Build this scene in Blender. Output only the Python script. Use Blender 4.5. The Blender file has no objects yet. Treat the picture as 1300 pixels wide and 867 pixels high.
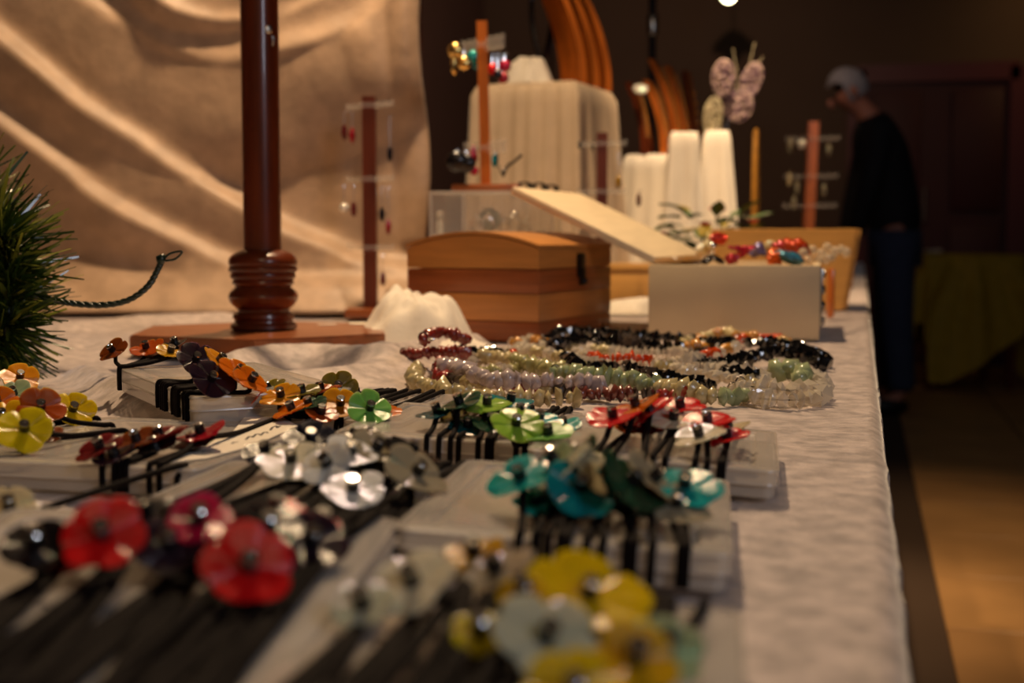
import bpy, bmesh, math, random
from mathutils import Vector, Matrix, noise
random.seed(7)
SC = bpy.context.scene
COL = SC.collection
TT = 0.75                       # table top height
PI = math.pi
rad = math.radians

# ------------------------------------------------------------------ camera
F_PX = 1700.0
PITCH = math.atan(133.5 / F_PX)
YAW = math.atan(443.0 / F_PX / (math.cos(PITCH) + math.sin(PITCH) * 133.5 / F_PX))
CAM = Vector((0, 0, 0.88))
cd = bpy.data.cameras.new('camera')
cam = bpy.data.objects.new('camera', cd)
COL.objects.link(cam)
cam.location = CAM
cam.rotation_euler = (PI / 2 - PITCH, 0, YAW)
cd.sensor_width = 22.3
cd.lens = F_PX / 1300 * 22.3
cd.clip_start = 0.02
cd.dof.use_dof = True
cd.dof.focus_distance = 0.94
cd.dof.aperture_fstop = 4.2
cd.dof.aperture_blades = 0
SC.camera = cam
RM = Matrix.Rotation(YAW, 3, 'Z') @ Matrix.Rotation(PI / 2 - PITCH, 3, 'X')
FWD = Matrix.Rotation(YAW, 3, 'Z') @ Vector((0, 1, 0))
RGT = Matrix.Rotation(YAW, 3, 'Z') @ Vector((1, 0, 0))
UP = Vector((0, 0, 1))

def ray(u, v):
    return RM @ Vector(((u - 650) / F_PX, -(v - 433.5) / F_PX, -1.0))

def at(u, v, d):
    """the point d metres deep along the line of sight of picture point (u, v)"""
    return CAM + ray(u, v) * d

def on(u, v, z=TT):
    r = ray(u, v)
    return CAM + r * ((z - CAM.z) / r.z)

# ------------------------------------------------------------------ light, world, exposure
SC.view_settings.view_transform = 'Standard'
SC.view_settings.look = 'None'
SC.view_settings.exposure = 0.0
SC.view_settings.gamma = 1.0
SC.view_settings.use_curve_mapping = False
try:
    SC.cycles.use_denoising = True
    SC.cycles.denoiser = 'OPENIMAGEDENOISE'
    SC.cycles.max_bounces = 8
    SC.cycles.transparent_max_bounces = 24
    SC.cycles.caustics_reflective = False
    SC.cycles.caustics_refractive = False
    SC.cycles.sample_clamp_indirect = 6.0
except Exception:
    pass
W = bpy.data.worlds.new('world')
SC.world = W
W.use_nodes = True
W.node_tree.nodes['Background'].inputs[0].default_value = (1.0, 0.72, 0.5, 1)
W.node_tree.nodes['Background'].inputs[1].default_value = 0.03

def spot(name, loc, target, power, col, angle, blend=0.6, radius=0.05):
    l = bpy.data.lights.new(name, 'SPOT')
    l.energy = power
    l.color = col
    l.spot_size = rad(angle)
    l.spot_blend = blend
    l.shadow_soft_size = radius
    o = bpy.data.objects.new(name, l)
    COL.objects.link(o)
    o.location = loc
    o.rotation_euler = (Vector(target) - Vector(loc)).to_track_quat('-Z', 'Y').to_euler()
    return o

def area(name, loc, target, power, col, sx, sy):
    l = bpy.data.lights.new(name, 'AREA')
    l.shape = 'RECTANGLE'
    l.size, l.size_y = sx, sy
    l.energy = power
    l.color = col
    o = bpy.data.objects.new(name, l)
    COL.objects.link(o)
    o.location = loc
    o.rotation_euler = (Vector(target) - Vector(loc)).to_track_quat('-Z', 'Y').to_euler()
    return o

WARM = (1.0, 0.69, 0.40)
spot('key_spotlight', (-0.62, 1.80, 2.5), (-0.50, 1.50, 0.75), 172, WARM, 118, 1.0, 0.04)
spot('stall_spotlight', (-0.20, 2.75, 2.35), (-0.22, 3.0, 0.95), 175, WARM, 42, 0.9, 0.04)
spot('post_fill_spot', (0.15, 3.3, 2.5), (0.05, 3.8, 0.9), 85, WARM, 50, 0.9, 0.04)  # added fill without a known source, warms the orange earring post
spot('wall_fill_spot', (1.75, 8.5, 2.9), (1.45, 9.6, 2.3), 22, (1.0, 0.6, 0.25), 90, 0.9, 0.06)  # added fill, no lamp known here; brightens the back wall beside the door
spot('left_wall_fill_spot', (-0.6, 5.2, 2.9), (-2.4, 8.6, 1.6), 110, (1.0, 0.62, 0.42), 100, 0.9, 0.05)  # added to lift the dark left wall, in place of bounced light
area('window_light', (1.7, -0.7, 2.0), (-0.1, 0.8, 0.75), 10.5, (0.82, 0.86, 1.0), 0.5, 0.6)
area('warm_front_fill', (0.3, -1.0, 2.9), (-0.3, 1.6, 0.8), 6.0, (1.0, 0.66, 0.38), 0.5, 0.5)  # warm fill added overhead for the front faces; its source is invented
area('person_cool_fill', (0.4, 4.6, 2.6), (1.2, 6.7, 1.4), 1.5, (0.70, 0.80, 1.0), 0.4, 0.4)  # cool fill added so the person shows; no window stands here

# ------------------------------------------------------------------ materials
def srgb(r, g, b):
    f = lambda c: (c / 255 / 12.92) if c / 255 <= 0.04045 else ((c / 255 + 0.055) / 1.055) ** 2.4
    return (f(r), f(g), f(b), 1.0)

def mat(name, col, rough=0.5, metal=0.0, var=0.0, scale=40.0, bump=0.0, bscale=None, stretch=None, coat=0.0,
        sheen=0.0, trans=0.0, ior=1.45, spec=0.5, film=0.0, col2=None, clear=0.0, emit=0.0, detail=4.0, sss=0.0):
    m = bpy.data.materials.new(name)
    m.use_nodes = True
    nt = m.node_tree
    b = nt.nodes['Principled BSDF']
    b.inputs['Base Color'].default_value = col
    b.inputs['Roughness'].default_value = rough
    b.inputs['Metallic'].default_value = metal
    b.inputs['Coat Weight'].default_value = coat
    b.inputs['Coat Roughness'].default_value = 0.08
    b.inputs['Sheen Weight'].default_value = sheen
    b.inputs['Sheen Roughness'].default_value = 0.35
    b.inputs['Transmission Weight'].default_value = trans
    b.inputs['IOR'].default_value = ior
    b.inputs['Specular IOR Level'].default_value = spec
    if sss:
        b.inputs['Subsurface Weight'].default_value = sss
        b.inputs['Subsurface Scale'].default_value = 0.006
        b.inputs['Subsurface Radius'].default_value = (1.0, 0.8, 0.6)
    if film:
        b.inputs['Thin Film Thickness'].default_value = film
        b.inputs['Thin Film IOR'].default_value = 1.6
    if emit:
        b.inputs['Emission Color'].default_value = col
        b.inputs['Emission Strength'].default_value = emit
    vec = None
    if var or bump or col2:
        tc = nt.nodes.new('ShaderNodeTexCoord')
        mp = nt.nodes.new('ShaderNodeMapping')
        if stretch:
            mp.inputs['Scale'].default_value = stretch
        nt.links.new(tc.outputs['Object'], mp.inputs['Vector'])
        vec = mp.outputs['Vector']
    if var or col2:
        n = nt.nodes.new('ShaderNodeTexNoise')
        n.inputs['Scale'].default_value = scale
        n.inputs['Detail'].default_value = detail
        nt.links.new(vec, n.inputs['Vector'])
        r = nt.nodes.new('ShaderNodeValToRGB')
        r.color_ramp.elements[0].position = 0.36
        r.color_ramp.elements[1].position = 0.64
        c2 = col2 or tuple(c * (1 - var) for c in col[:3]) + (1,)
        r.color_ramp.elements[0].color = c2
        r.color_ramp.elements[1].color = col
        nt.links.new(n.outputs['Fac'], r.inputs['Fac'])
        nt.links.new(r.outputs['Color'], b.inputs['Base Color'])
    if bump:
        n2 = nt.nodes.new('ShaderNodeTexNoise')
        n2.inputs['Scale'].default_value = bscale or scale
        n2.inputs['Detail'].default_value = detail
        nt.links.new(vec, n2.inputs['Vector'])
        bp = nt.nodes.new('ShaderNodeBump')
        bp.inputs['Strength'].default_value = bump
        bp.inputs['Distance'].default_value = 0.004
        nt.links.new(n2.outputs['Fac'], bp.inputs['Height'])
        nt.links.new(bp.outputs['Normal'], b.inputs['Normal'])
    if clear:
        t = nt.nodes.new('ShaderNodeBsdfTransparent')
        t.inputs[0].default_value = (0.97, 0.96, 0.94, 1)
        mx = nt.nodes.new('ShaderNodeMixShader')
        mx.inputs[0].default_value = 1 - clear
        nt.links.new(t.outputs[0], mx.inputs[1])
        nt.links.new(b.outputs[0], mx.inputs[2])
        nt.links.new(mx.outputs[0], nt.nodes['Material Output'].inputs['Surface'])
    return m

M = {}
M['velvet'] = mat('velvet_cream', srgb(184, 154, 126), 0.5, var=0.22, scale=26, bump=0.25, bscale=60, sheen=0.5, detail=6)
M['velvet_table'] = mat('velvet_table', srgb(208, 192, 184), 0.6, var=0.42, scale=70, bump=0.5, bscale=85, sheen=0.6, detail=7)
M['white_cloth'] = mat('white_cloth', srgb(232, 222, 205), 0.75, var=0.06, scale=18, bump=0.12, bscale=150, sheen=0.2)
M['pedestal_cloth'] = mat('pedestal_cloth', srgb(204, 180, 150), 0.75, var=0.1, scale=18, bump=0.12, bscale=150, sheen=0.2)
M['wood_red'] = mat('wood_red', srgb(108, 46, 19), 0.32, var=0.35, scale=14, stretch=(6, 6, 0.6), coat=0.35, bump=0.05)
M['wood_base'] = mat('wood_base', srgb(150, 82, 40), 0.35, var=0.3, scale=12, stretch=(0.7, 7, 7), coat=0.3)
M['wood_post'] = mat('wood_post', srgb(104, 43, 20), 0.4, var=0.3, scale=14, stretch=(6, 6, 0.6), coat=0.2)
M['wood_orange'] = mat('wood_orange', srgb(205, 112, 40), 0.3, var=0.35, scale=10, stretch=(5, 5, 0.8), coat=0.5)
M['plank_a'] = mat('plank_honey', srgb(196, 132, 66), 0.45, var=0.2, scale=9, stretch=(1, 1, 12), coat=0.15)
M['plank_b'] = mat('plank_red', srgb(158, 84, 40), 0.45, var=0.35, scale=9, stretch=(0.6, 0.6, 22), coat=0.15)
M['plank_c'] = mat('plank_tan', srgb(192, 126, 66), 0.45, var=0.18, scale=9, stretch=(1, 1, 12), coat=0.15)
M['plank_d'] = mat('plank_rust', srgb(150, 78, 36), 0.45, var=0.25, scale=9, stretch=(0.6, 0.6, 18), coat=0.15)
M['pale_wood'] = mat('pale_wood', srgb(232, 212, 176), 0.5, var=0.08, scale=8, stretch=(8, 1, 8))
M['cream_paint'] = mat('cream_paint', srgb(214, 194, 158), 0.55, var=0.05, scale=20)
M['light_wood'] = mat('light_wood', srgb(214, 160, 84), 0.5, var=0.15, scale=8, stretch=(1, 1, 8))
M['silver'] = mat('silver', (0.86, 0.84, 0.80, 1), 0.16, metal=1.0)
M['bright_silver'] = mat('bright_silver', (0.88, 0.82, 0.72, 1), 0.42, metal=1.0)
M['steel'] = mat('steel', (0.6, 0.58, 0.55, 1), 0.25, metal=1.0)
M['gold'] = mat('gold', (0.9, 0.6, 0.2, 1), 0.22, metal=1.0)
M['gilt'] = mat('gilt_wood', srgb(176, 122, 40), 0.5, var=0.3, scale=30)
M['iron'] = mat('iron', srgb(30, 24, 22), 0.4, metal=0.6)
M['cord'] = mat('cord', srgb(20, 14, 14), 0.75, var=0.3, scale=500, bump=0.3, bscale=900, spec=0.1)
M['poly'] = mat('frosted_plastic', srgb(220, 214, 206), 0.22, clear=0.5, coat=0.4, spec=0.6)
M['poly_edge'] = mat('frosted_plastic_rim', srgb(226, 220, 212), 0.2, clear=0.42, coat=0.5, spec=0.6)
M['acrylic'] = mat('acrylic', srgb(235, 232, 228), 0.05, clear=0.84, coat=0.8, spec=0.8)
M['acrylic_edge'] = mat('acrylic_edge', srgb(240, 235, 228), 0.1, clear=0.62, coat=0.8, spec=0.8)
M['paper'] = mat('paper', srgb(236, 226, 208), 0.8, var=0.04, scale=30)
M['ink'] = mat('ink', srgb(46, 36, 40), 0.7)
M['needle'] = mat('needle_green', srgb(66, 90, 32), 0.22, var=0.6, scale=60, spec=0.7, coat=0.3)
M['needle2'] = mat('needle_olive', srgb(134, 140, 52), 0.25, spec=0.6)
M['wire_green'] = mat('wire_green', srgb(24, 44, 34), 0.3, var=0.3, scale=300, coat=0.3)
M['wall'] = mat('wall_paint', srgb(92, 74, 60), 0.9, var=0.06, scale=3)
M['wall_left'] = mat('wall_left_paint', srgb(104, 78, 68), 0.9, var=0.06, scale=3)
M['ceiling'] = mat('ceiling_paint', srgb(84, 72, 60), 0.9, var=0.04, scale=3)
M['door'] = mat('door_maroon', srgb(62, 16, 16), 0.6, var=0.15, scale=4)
M['door_frame'] = mat('door_frame_maroon', srgb(84, 20, 18), 0.5)
M['tile'] = mat('floor_tile', srgb(188, 142, 88), 0.45, var=0.15, scale=4, bump=0.04)
M['tile2'] = mat('floor_tile_b', srgb(176, 132, 82), 0.45, var=0.15, scale=4, bump=0.04)
M['grout'] = mat('grout', srgb(70, 52, 36), 0.9)
M['yellow_cloth'] = mat('yellow_cloth', srgb(198, 164, 40), 0.7, var=0.12, scale=14, bump=0.1)
M['jacket'] = mat('jacket', srgb(22, 22, 26), 0.8, var=0.2, scale=20)
M['jeans'] = mat('jeans', srgb(52, 62, 88), 0.85, var=0.2, scale=40)
M['skin'] = mat('skin', srgb(190, 128, 104), 0.55, var=0.06, scale=30)
M['hair'] = mat('hair_grey', srgb(176, 176, 182), 0.6, var=0.25, scale=60)
M['shoe'] = mat('shoe', srgb(20, 18, 18), 0.5)
M['eye'] = mat('eye', srgb(30, 24, 20), 0.2)
M['leaf'] = mat('leaf', srgb(66, 96, 36), 0.5, var=0.4, scale=50)
M['leaf2'] = mat('leaf_yellow', srgb(150, 130, 40), 0.5, var=0.3, scale=50)
M['red_bloom'] = mat('red_bloom', srgb(196, 40, 24), 0.5, var=0.3, scale=60)
M['lamp'] = mat('lamp_glow', (1.0, 0.86, 0.5, 1), 0.5, emit=14.0)
M['black_metal'] = mat('black_metal', srgb(20, 20, 24), 0.4, metal=0.5)
M['lace'] = mat('bead_lace', srgb(200, 176, 160), 0.35, var=0.45, scale=140, bump=0.6, bscale=160, col2=srgb(120, 84, 120))
M['lace2'] = mat('bead_lace_pale', srgb(196, 184, 150), 0.35, var=0.45, scale=140, bump=0.6, bscale=160)
M['insert'] = mat('insert_tan', srgb(186, 148, 92), 0.85, var=0.25, scale=60, bump=0.5, bscale=80)

# shells: (sRGB colour, optional second tint)
SHELL = {
    'amber': (232, 150, 20), 'yellow': (232, 192, 10), 'lemon': (222, 200, 16), 'palegreen': (150, 170, 130),
    'orange': (226, 112, 12), 'rust': (178, 74, 16), 'brown': (120, 56, 20), 'plum': (40, 24, 38),
    'olive': (112, 104, 34), 'lime': (150, 196, 66), 'green': (120, 190, 90), 'darkgreen': (30, 70, 48),
    'teal': (14, 130, 138), 'turquoise': (24, 168, 168), 'deepteal': (10, 74, 84), 'red': (232, 22, 26),
    'crimson': (176, 22, 40), 'wine': (110, 26, 28), 'cream': (238, 224, 192), 'white': (244, 238, 224),
    'grey': (158, 148, 124), 'sage': (186, 188, 166), 'black': (26, 22, 24), 'navy': (18, 22, 40), 'mustard': (196, 146, 16),
    'gold': (220, 168, 20), 'magenta': (200, 24, 70), 'bone': (206, 190, 150),
}
def shell_mat(k):
    n = 'shell_' + k
    if n in M:
        return M[n]
    c = srgb(*SHELL[k])
    dark = tuple(x * 0.55 for x in c[:3]) + (1,)
    lite = k in ('white', 'cream', 'grey', 'sage', 'bone', 'palegreen')
    M[n] = mat(n, c, 0.2, col2=dark if not lite else tuple(x * 0.78 for x in c[:3]) + (1,), scale=130, bump=0.12, bscale=160,
               coat=0.0, spec=0.5, film=420.0 if lite else 0.0, detail=2.0, sss=0.55)
    return M[n]

# ------------------------------------------------------------------ mesh helpers
class MB:
    def __init__(s):
        s.v, s.f = [], []
    def add(s, vs, fs):
        o = len(s.v)
        s.v += [tuple(p) for p in vs]
        s.f += [tuple(i + o for i in f) for f in fs]
        return s
    def box(s, c, size, rot=None):
        x, y, z = (d / 2 for d in size)
        vs = [Vector(p) for p in ((-x, -y, -z), (x, -y, -z), (x, y, -z), (-x, y, -z), (-x, -y, z), (x, -y, z), (x, y, z), (-x, y, z))]
        if rot:
            vs = [rot @ p for p in vs]
        c = Vector(c)
        return s.add([p + c for p in vs], [(3, 2, 1, 0), (4, 5, 6, 7), (0, 1, 5, 4), (1, 2, 6, 5), (2, 3, 7, 6), (3, 0, 4, 7)])
    def rbox(s, c, size, b=0.002, rot=None, seg=2):
        bm = bmesh.new()
        bmesh.ops.create_cube(bm, size=1)
        bmesh.ops.scale(bm, vec=size, verts=bm.verts)
        bmesh.ops.bevel(bm, geom=bm.edges[:], offset=b, segments=seg, affect='EDGES', profile=0.5)
        return s.bm(bm, c, rot)
    def bm(s, bm, c=(0, 0, 0), rot=None):
        bm.verts.index_update()
        c = Vector(c)
        vs = [(rot @ v.co if rot else v.co) + c for v in bm.verts]
        fs = [[v.index for v in f.verts] for f in bm.faces]
        bm.free()
        return s.add(vs, fs)
    def tube(s, path, r, n=8, closed=False, caps=True):
        path = [Vector(p) for p in path]
        k = len(path)
        rs = r if isinstance(r, (list, tuple)) else [r] * k
        vs, fs = [], []
        nrm = None
        for i, p in enumerate(path):
            a = path[(i - 1) % k] if (closed or i > 0) else p
            b = path[(i + 1) % k] if (closed or i < k - 1) else p
            t = (b - a)
            if t.length < 1e-9:
                t = Vector((0, 0, 1))
            t.normalize()
            if nrm is None:
                nrm = t.orthogonal().normalized()
            else:
                nrm = (nrm - t * nrm.dot(t))
                if nrm.length < 1e-6:
                    nrm = t.orthogonal()
                nrm.normalize()
            bi = t.cross(nrm)
            for j in range(n):
                a_ = 2 * PI * j / n
                vs.append(p + (nrm * math.cos(a_) + bi * math.sin(a_)) * rs[i])
        m = k if closed else k - 1
        for i in range(m):
            i2 = (i + 1) % k
            for j in range(n):
                j2 = (j + 1) % n
                fs.append((i * n + j, i * n + j2, i2 * n + j2, i2 * n + j))
        if caps and not closed:
            fs.append(tuple(range(n - 1, -1, -1)))
            fs.append(tuple((k - 1) * n + j for j in range(n)))
        return s.add(vs, fs)
    def lathe(s, prof, n=32, c=(0, 0, 0), rot=None):
        c = Vector(c)
        vs, fs = [], []
        for (r, z) in prof:
            for j in range(n):
                a = 2 * PI * j / n
                p = Vector((r * math.cos(a), r * math.sin(a), z))
                vs.append((rot @ p if rot else p) + c)
        for i in range(len(prof) - 1):
            for j in range(n):
                j2 = (j + 1) % n
                fs.append((i * n + j, i * n + j2, (i + 1) * n + j2, (i + 1) * n + j))
        fs.append(tuple(range(n - 1, -1, -1)))
        fs.append(tuple((len(prof) - 1) * n + j for j in range(n)))
        return s.add(vs, fs)
    def prism(s, outline, z0, z1):
        n = len(outline)
        vs = [(x, y, z0) for x, y in outline] + [(x, y, z1) for x, y in outline]
        fs = [tuple(range(n - 1, -1, -1)), tuple(range(n, 2 * n))]
        fs += [(i, (i + 1) % n, (i + 1) % n + n, i + n) for i in range(n)]
        return s.add(vs, fs)
    def ell(s, c, r, rot=None, sub=2, jit=0.0, seed=0):
        bm = bmesh.new()
        bmesh.ops.create_icosphere(bm, subdivisions=sub, radius=1)
        for v in bm.verts:
            k = 1 + (jit * noise.noise(v.co * 1.7 + Vector((seed * 3.1, seed, 0))) if jit else 0)
            v.co = Vector((v.co.x * r[0], v.co.y * r[1], v.co.z * r[2])) * k
        return s.bm(bm, c, rot)
    def grid(s, pts, nu, nv):
        return s.add(pts, [(i * nv + j, (i + 1) * nv + j, (i + 1) * nv + j + 1, i * nv + j + 1) for i in range(nu - 1) for j in range(nv - 1)])
    def mesh(s, name, m, angle=40):
        me = bpy.data.meshes.new(name)
        me.from_pydata(s.v, [], s.f)
        me.materials.append(m)
        me.update()
        me.shade_smooth()
        if angle < 180:
            me.set_sharp_from_angle(angle=rad(angle))
        return me

def link(name, data, parent=None):
    o = bpy.data.objects.new(name, data)
    COL.objects.link(o)
    if parent:
        o.parent = parent
    return o

def part(name, mb, m, parent, angle=40, label=None):
    o = link(name, mb.mesh(name, m, angle), parent)
    if label:
        o['label'] = label
    return o

def tag(o, label=None, cat=None, group=None, kind=None):
    if label: o['label'] = label
    if cat: o['category'] = cat
    if group: o['group'] = group
    if kind: o['kind'] = kind
    return o

def thing(name, loc, label, cat, group=None, rz=0.0):
    o = bpy.data.objects.new(name, None)
    o.empty_display_size = 0.02
    COL.objects.link(o)
    o.location = loc
    o.rotation_euler = (0, 0, rz)
    return tag(o, label, cat, group)

def single(name, mb, m, label, cat, loc=(0, 0, 0), rz=0.0, group=None, angle=40):
    o = link(name, mb.mesh(name, m, angle))
    o.location = loc
    o.rotation_euler = (0, 0, rz)
    return tag(o, label, cat, group)

def smooth_path(pts, n=6):
    """Catmull-Rom through the points"""
    pts = [Vector(p) for p in pts]
    out = []
    for i in range(len(pts) - 1):
        p0, p1, p2, p3 = pts[max(i - 1, 0)], pts[i], pts[i + 1], pts[min(i + 2, len(pts) - 1)]
        for k in range(n):
            t = k / n
            out.append(0.5 * ((2 * p1) + (p2 - p0) * t + (2 * p0 - 5 * p1 + 4 * p2 - p3) * t * t + (3 * p1 - p0 - 3 * p2 + p3) * t ** 3))
    out.append(pts[-1])
    return out

def resample(path, step):
    out, acc = [path[0]], 0.0
    for a, b in zip(path, path[1:]):
        d = (b - a).length
        while d > 1e-9 and acc + d >= step:
            t = (step - acc) / d
            a = a.lerp(b, t)
            out.append(a.copy())
            d = (b - a).length
            acc = 0.0
        acc += d
    return out

def ridge_dist(p, line):
    """signed distance (positive on the left of travel) and position of 2-D point p to polyline"""
    best = (1e9, 0)
    for a, b in zip(line, line[1:]):
        ab = b - a
        t = max(0, min(1, (p - a).dot(ab) / max(ab.length_squared, 1e-12)))
        q = a + ab * t
        d = p - q
        L = d.length
        if L < abs(best[0]):
            best = (L if ab.cross(d) > 0 else -L, 0)
    return best[0]

# ================================================================== the setting
YB, XL, XR, YF, ZC = 9.6, -2.7, 5.0, -3.2, 3.1
def structure(name, mb, m):
    o = link(name, mb.mesh(name, m))
    o['kind'] = 'structure'
    return o
fl = structure('floor', MB().box(((XL + XR) / 2, (YB + YF) / 2, -0.055), (XR - XL, YB - YF, 0.1)), M['grout'])
TS = 0.5
tile_me = [MB().rbox((0, 0, -0.004), (TS - 0.008, TS - 0.008, 0.012), 0.002, seg=1).mesh('tile', M[k]) for k in ('tile', 'tile2')]
ix = 0
for i in range(int(1 + (XR - 0.2) / TS)):
    for j in range(int(1 + (YB - 1.6) / TS)):
        x, y = 0.2 + TS * (i + 0.5), 1.6 + TS * (j + 0.5)
        if x > XR - 0.25 or y > YB - 0.25:
            continue
        t = link('tile', random.choice(tile_me), fl)
        t.location = (x, y, 0)
structure('ceiling', MB().box(((XL + XR) / 2, (YB + YF) / 2, ZC + 0.05), (XR - XL, YB - YF, 0.1)), M['ceiling'])
structure('wall_left', MB().box((XL - 0.05, (YB + YF) / 2, ZC / 2), (0.1, YB - YF, ZC)), M['wall_left'])
structure('wall_right', MB().box((XR + 0.05, (YB + YF) / 2, ZC / 2), (0.1, YB - YF, ZC)), M['wall'])
structure('wall_back', MB().box(((XL + XR) / 2, YB + 0.05, ZC / 2), (XR - XL, 0.1, ZC)), M['wall'])
# maroon double door in the back wall
def wall_x(u):
    r = ray(u, 300)
    return (CAM + r * (YB / r.y)).x
dx0, dx1 = wall_x(1085), wall_x(1288)
rtop = ray(1190, 93)
dz = CAM.z + rtop.z * (YB / rtop.y)
dr = structure('door_1', MB().box(((dx0 + dx1) / 2, YB - 0.02, dz / 2), (dx1 - dx0, 0.05, dz)), M['door'])
dw = (dx1 - dx0) / 2
for sx in (0, 1):
    for pz0, pz1 in ((0.15, 0.95), (1.05, dz - 0.12)):
        part('door_panel', MB().rbox((dx0 + dw * (sx + 0.5), YB - 0.055, (pz0 + pz1) / 2), (dw - 0.2, 0.025, pz1 - pz0), 0.008), M['door'], dr)
fm = MB()
for x in (dx0, dx1):
    fm.box((x, YB - 0.04, dz / 2), (0.12, 0.08, dz + 0.06))
fm.box(((dx0 + dx1) / 2, YB - 0.04, dz + 0.0), (dx1 - dx0, 0.08, 0.12))
part('door_frame', fm, M['door_frame'], dr)
part('door_handle', MB().tube([(dx0 + dw - 0.07, YB - 0.07, 0.98), (dx0 + dw - 0.07, YB - 0.11, 0.98), (dx0 + dw - 0.07, YB - 0.11, 1.2), (dx0 + dw - 0.07, YB - 0.07, 1.2)], 0.01), M['steel'], dr)
structure('baseboard_back', MB().rbox(((XL + dx0 - 0.1) / 2, YB - 0.012, 0.05), (dx0 - 0.1 - XL, 0.024, 0.1), 0.004), M['door'])

# ------------------------------------------------------------------ long table with velvet cloth
EDGE = on(1120, 510).x
TX0, TY0, TY1 = -1.55, -0.35, 6.9
def cl(pts, z=TT):
    return [on(u, v, z).to_2d() for u, v in pts]
RIDGES = [  # (line in the table plane, height, width)
    (cl([(296, 474), (340, 464), (400, 462), (470, 468), (530, 458), (600, 446)]), 0.024, 0.022),
    (cl([(330, 492), (430, 482), (520, 468)]), 0.014, 0.03),
    (cl([(420, 504), (470, 497), (535, 487)]), 0.006, 0.010),
    (cl([(40, 455), (100, 436), (170, 446)]), 0.012, 0.03),
    (cl([(90, 418), (180, 408), (280, 404)]), 0.012, 0.04),
    (cl([(100, 478), (140, 500), (185, 530)]), 0.013, 0.012),
    (cl([(130, 480), (175, 505), (235, 540)]), 0.010, 0.012),
]
def cloth_h(x, y):
    p = Vector((x, y))
    h = 0.0008 * noise.noise(Vector((x * 22, y * 22, 0.3))) + 0.0006 * noise.noise(Vector((x * 60, y * 60, 1.3)))
    if 0.5 < y < 2.4 and x < -0.05:
        for ln, a, w in RIDGES:
            d = ridge_dist(p, ln)
            h += a * math.exp(-(d / w) ** 2)
    return h
tb = thing('table', (0, 0, 0), 'long table under cream crushed velvet cloth covered with jewellery', 'table')
mb = MB()
xs = [TX0 + (EDGE - 0.012 - TX0) * (i / 150) ** 1.0 for i in range(151)]
ys = [TY0 + (2.6 - TY0) * i / 300 for i in range(300)] + [2.6 + (TY1 - 2.6) * i / 60 for i in range(61)]
pts = []
prof_edge = [(-0.012 + 0.012 * math.sin(a), -0.012 + 0.012 * math.cos(a)) for a in (0.3, 0.7, 1.1, 1.5)] + [(0.0015, -0.05), (0.003, -0.12), (0.005, -0.25), (0.004, -0.4), (0.006, -0.55)]
nv = len(xs) + len(prof_edge)
for y in ys:
    for x in xs:
        pts.append((x, y, TT - 0.002 + cloth_h(x, y)))
    for k, (dx_, dz_) in enumerate(prof_edge):
        w = max(0, -dz_ - 0.03)
        dxw = 0.0014 * noise.noise(Vector((0, y * 30, dz_ * 20))) + w * 0.05 * (math.sin(y * 19) + 0.6 * math.sin(y * 43 + 1))
        pts.append((EDGE + dx_ + dxw, y, TT - 0.0012 + dz_ + (0.0006 * noise.noise(Vector((5, y * 40, 0))))))
mb.grid(pts, len(ys), nv)
# the cloth has a thickness: far and near hems hang down
for y, s in ((TY0, -1), (TY1, 1)):
    mb.grid([(x, y + s * 0.004 * k, TT - 0.0012 - 0.14 * k + (cloth_h(x, y) if k == 0 else 0)) for k in range(5) for x in xs[::5]], 5, len(xs[::5]))
clothm = mb
part('tablecloth', clothm, M['velvet_table'], tb, 180)
part('tabletop', MB().rbox(((TX0 + EDGE) / 2 - 0.012, (TY0 + TY1) / 2, TT - 0.022), (EDGE - TX0 - 0.03, TY1 - TY0 - 0.02, 0.03), 0.003), M['pale_wood'], tb)
for x in (TX0 + 0.1, EDGE - 0.12):
    for y in (TY0 + 0.15, 2.1, 4.4, TY1 - 0.15):
        part('leg', MB().lathe([(0.02, 0), (0.02, TT - 0.037)], 12, (x, y, 0)), M['steel'], tb)

# ------------------------------------------------------------------ velvet backdrop curtain
ZCUR = 2.25
def cpt(u, v):
    p = at(u, v, ZCUR)
    return p
O_C = at(300, 300, ZCUR)
def c2(u, v):
    p = at(u, v, ZCUR) - O_C
    return Vector((p.dot(RGT), p.z))
FOLDS = [  # ridge line in picture points, height (m), width above, width below
    ([(-160, 40), (0, 152), (90, 220), (122, 248), (178, 281), (228, 306), (294, 338), (360, 362), (460, 366), (540, 372)], 0.030, 0.009, 0.075),
    ([(-160, -80), (0, 46), (61, 96), (117, 145), (178, 183), (228, 220), (310, 268), (360, 296), (422, 321), (470, 340), (560, 350)], 0.034, 0.010, 0.085),
    ([(-60, -100), (60, -25), (132, 22), (178, 50), (228, 74), (280, 90), (330, 86), (360, 76), (412, 62), (463, 40), (512, 0), (560, -60)], 0.036, 0.015, 0.10),
    ([(90, -120), (170, -40), (220, 16), (272, 36), (315, 38), (360, 30), (397, 15), (422, 0), (480, -60)], 0.022, 0.010, 0.035),
    ([(180, -70), (225, -4), (280, 4), (330, -6), (400, -60)], 0.025, 0.011, 0.03),
    ([(-160, 210), (0, 300), (90, 350), (200, 378), (300, 388), (420, 392)], 0.020, 0.016, 0.045),
    ([(250, 352), (320, 364), (420, 388), (520, 392)], 0.010, 0.012, 0.03),
    ([(512, -100), (520, 40), (524, 160), (530, 300)], 0.012, 0.012, 0.016),
    ([(470, 60), (490, 150), (480, 240), (500, 320)], 0.008, 0.018, 0.022),
]
FL2 = [([c2(*p) for p in smooth_path([(a, b, 0) for a, b in ln], 4) for p in [p.to_2d()]], a, w1, w2) for ln, a, w1, w2 in FOLDS]
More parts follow.
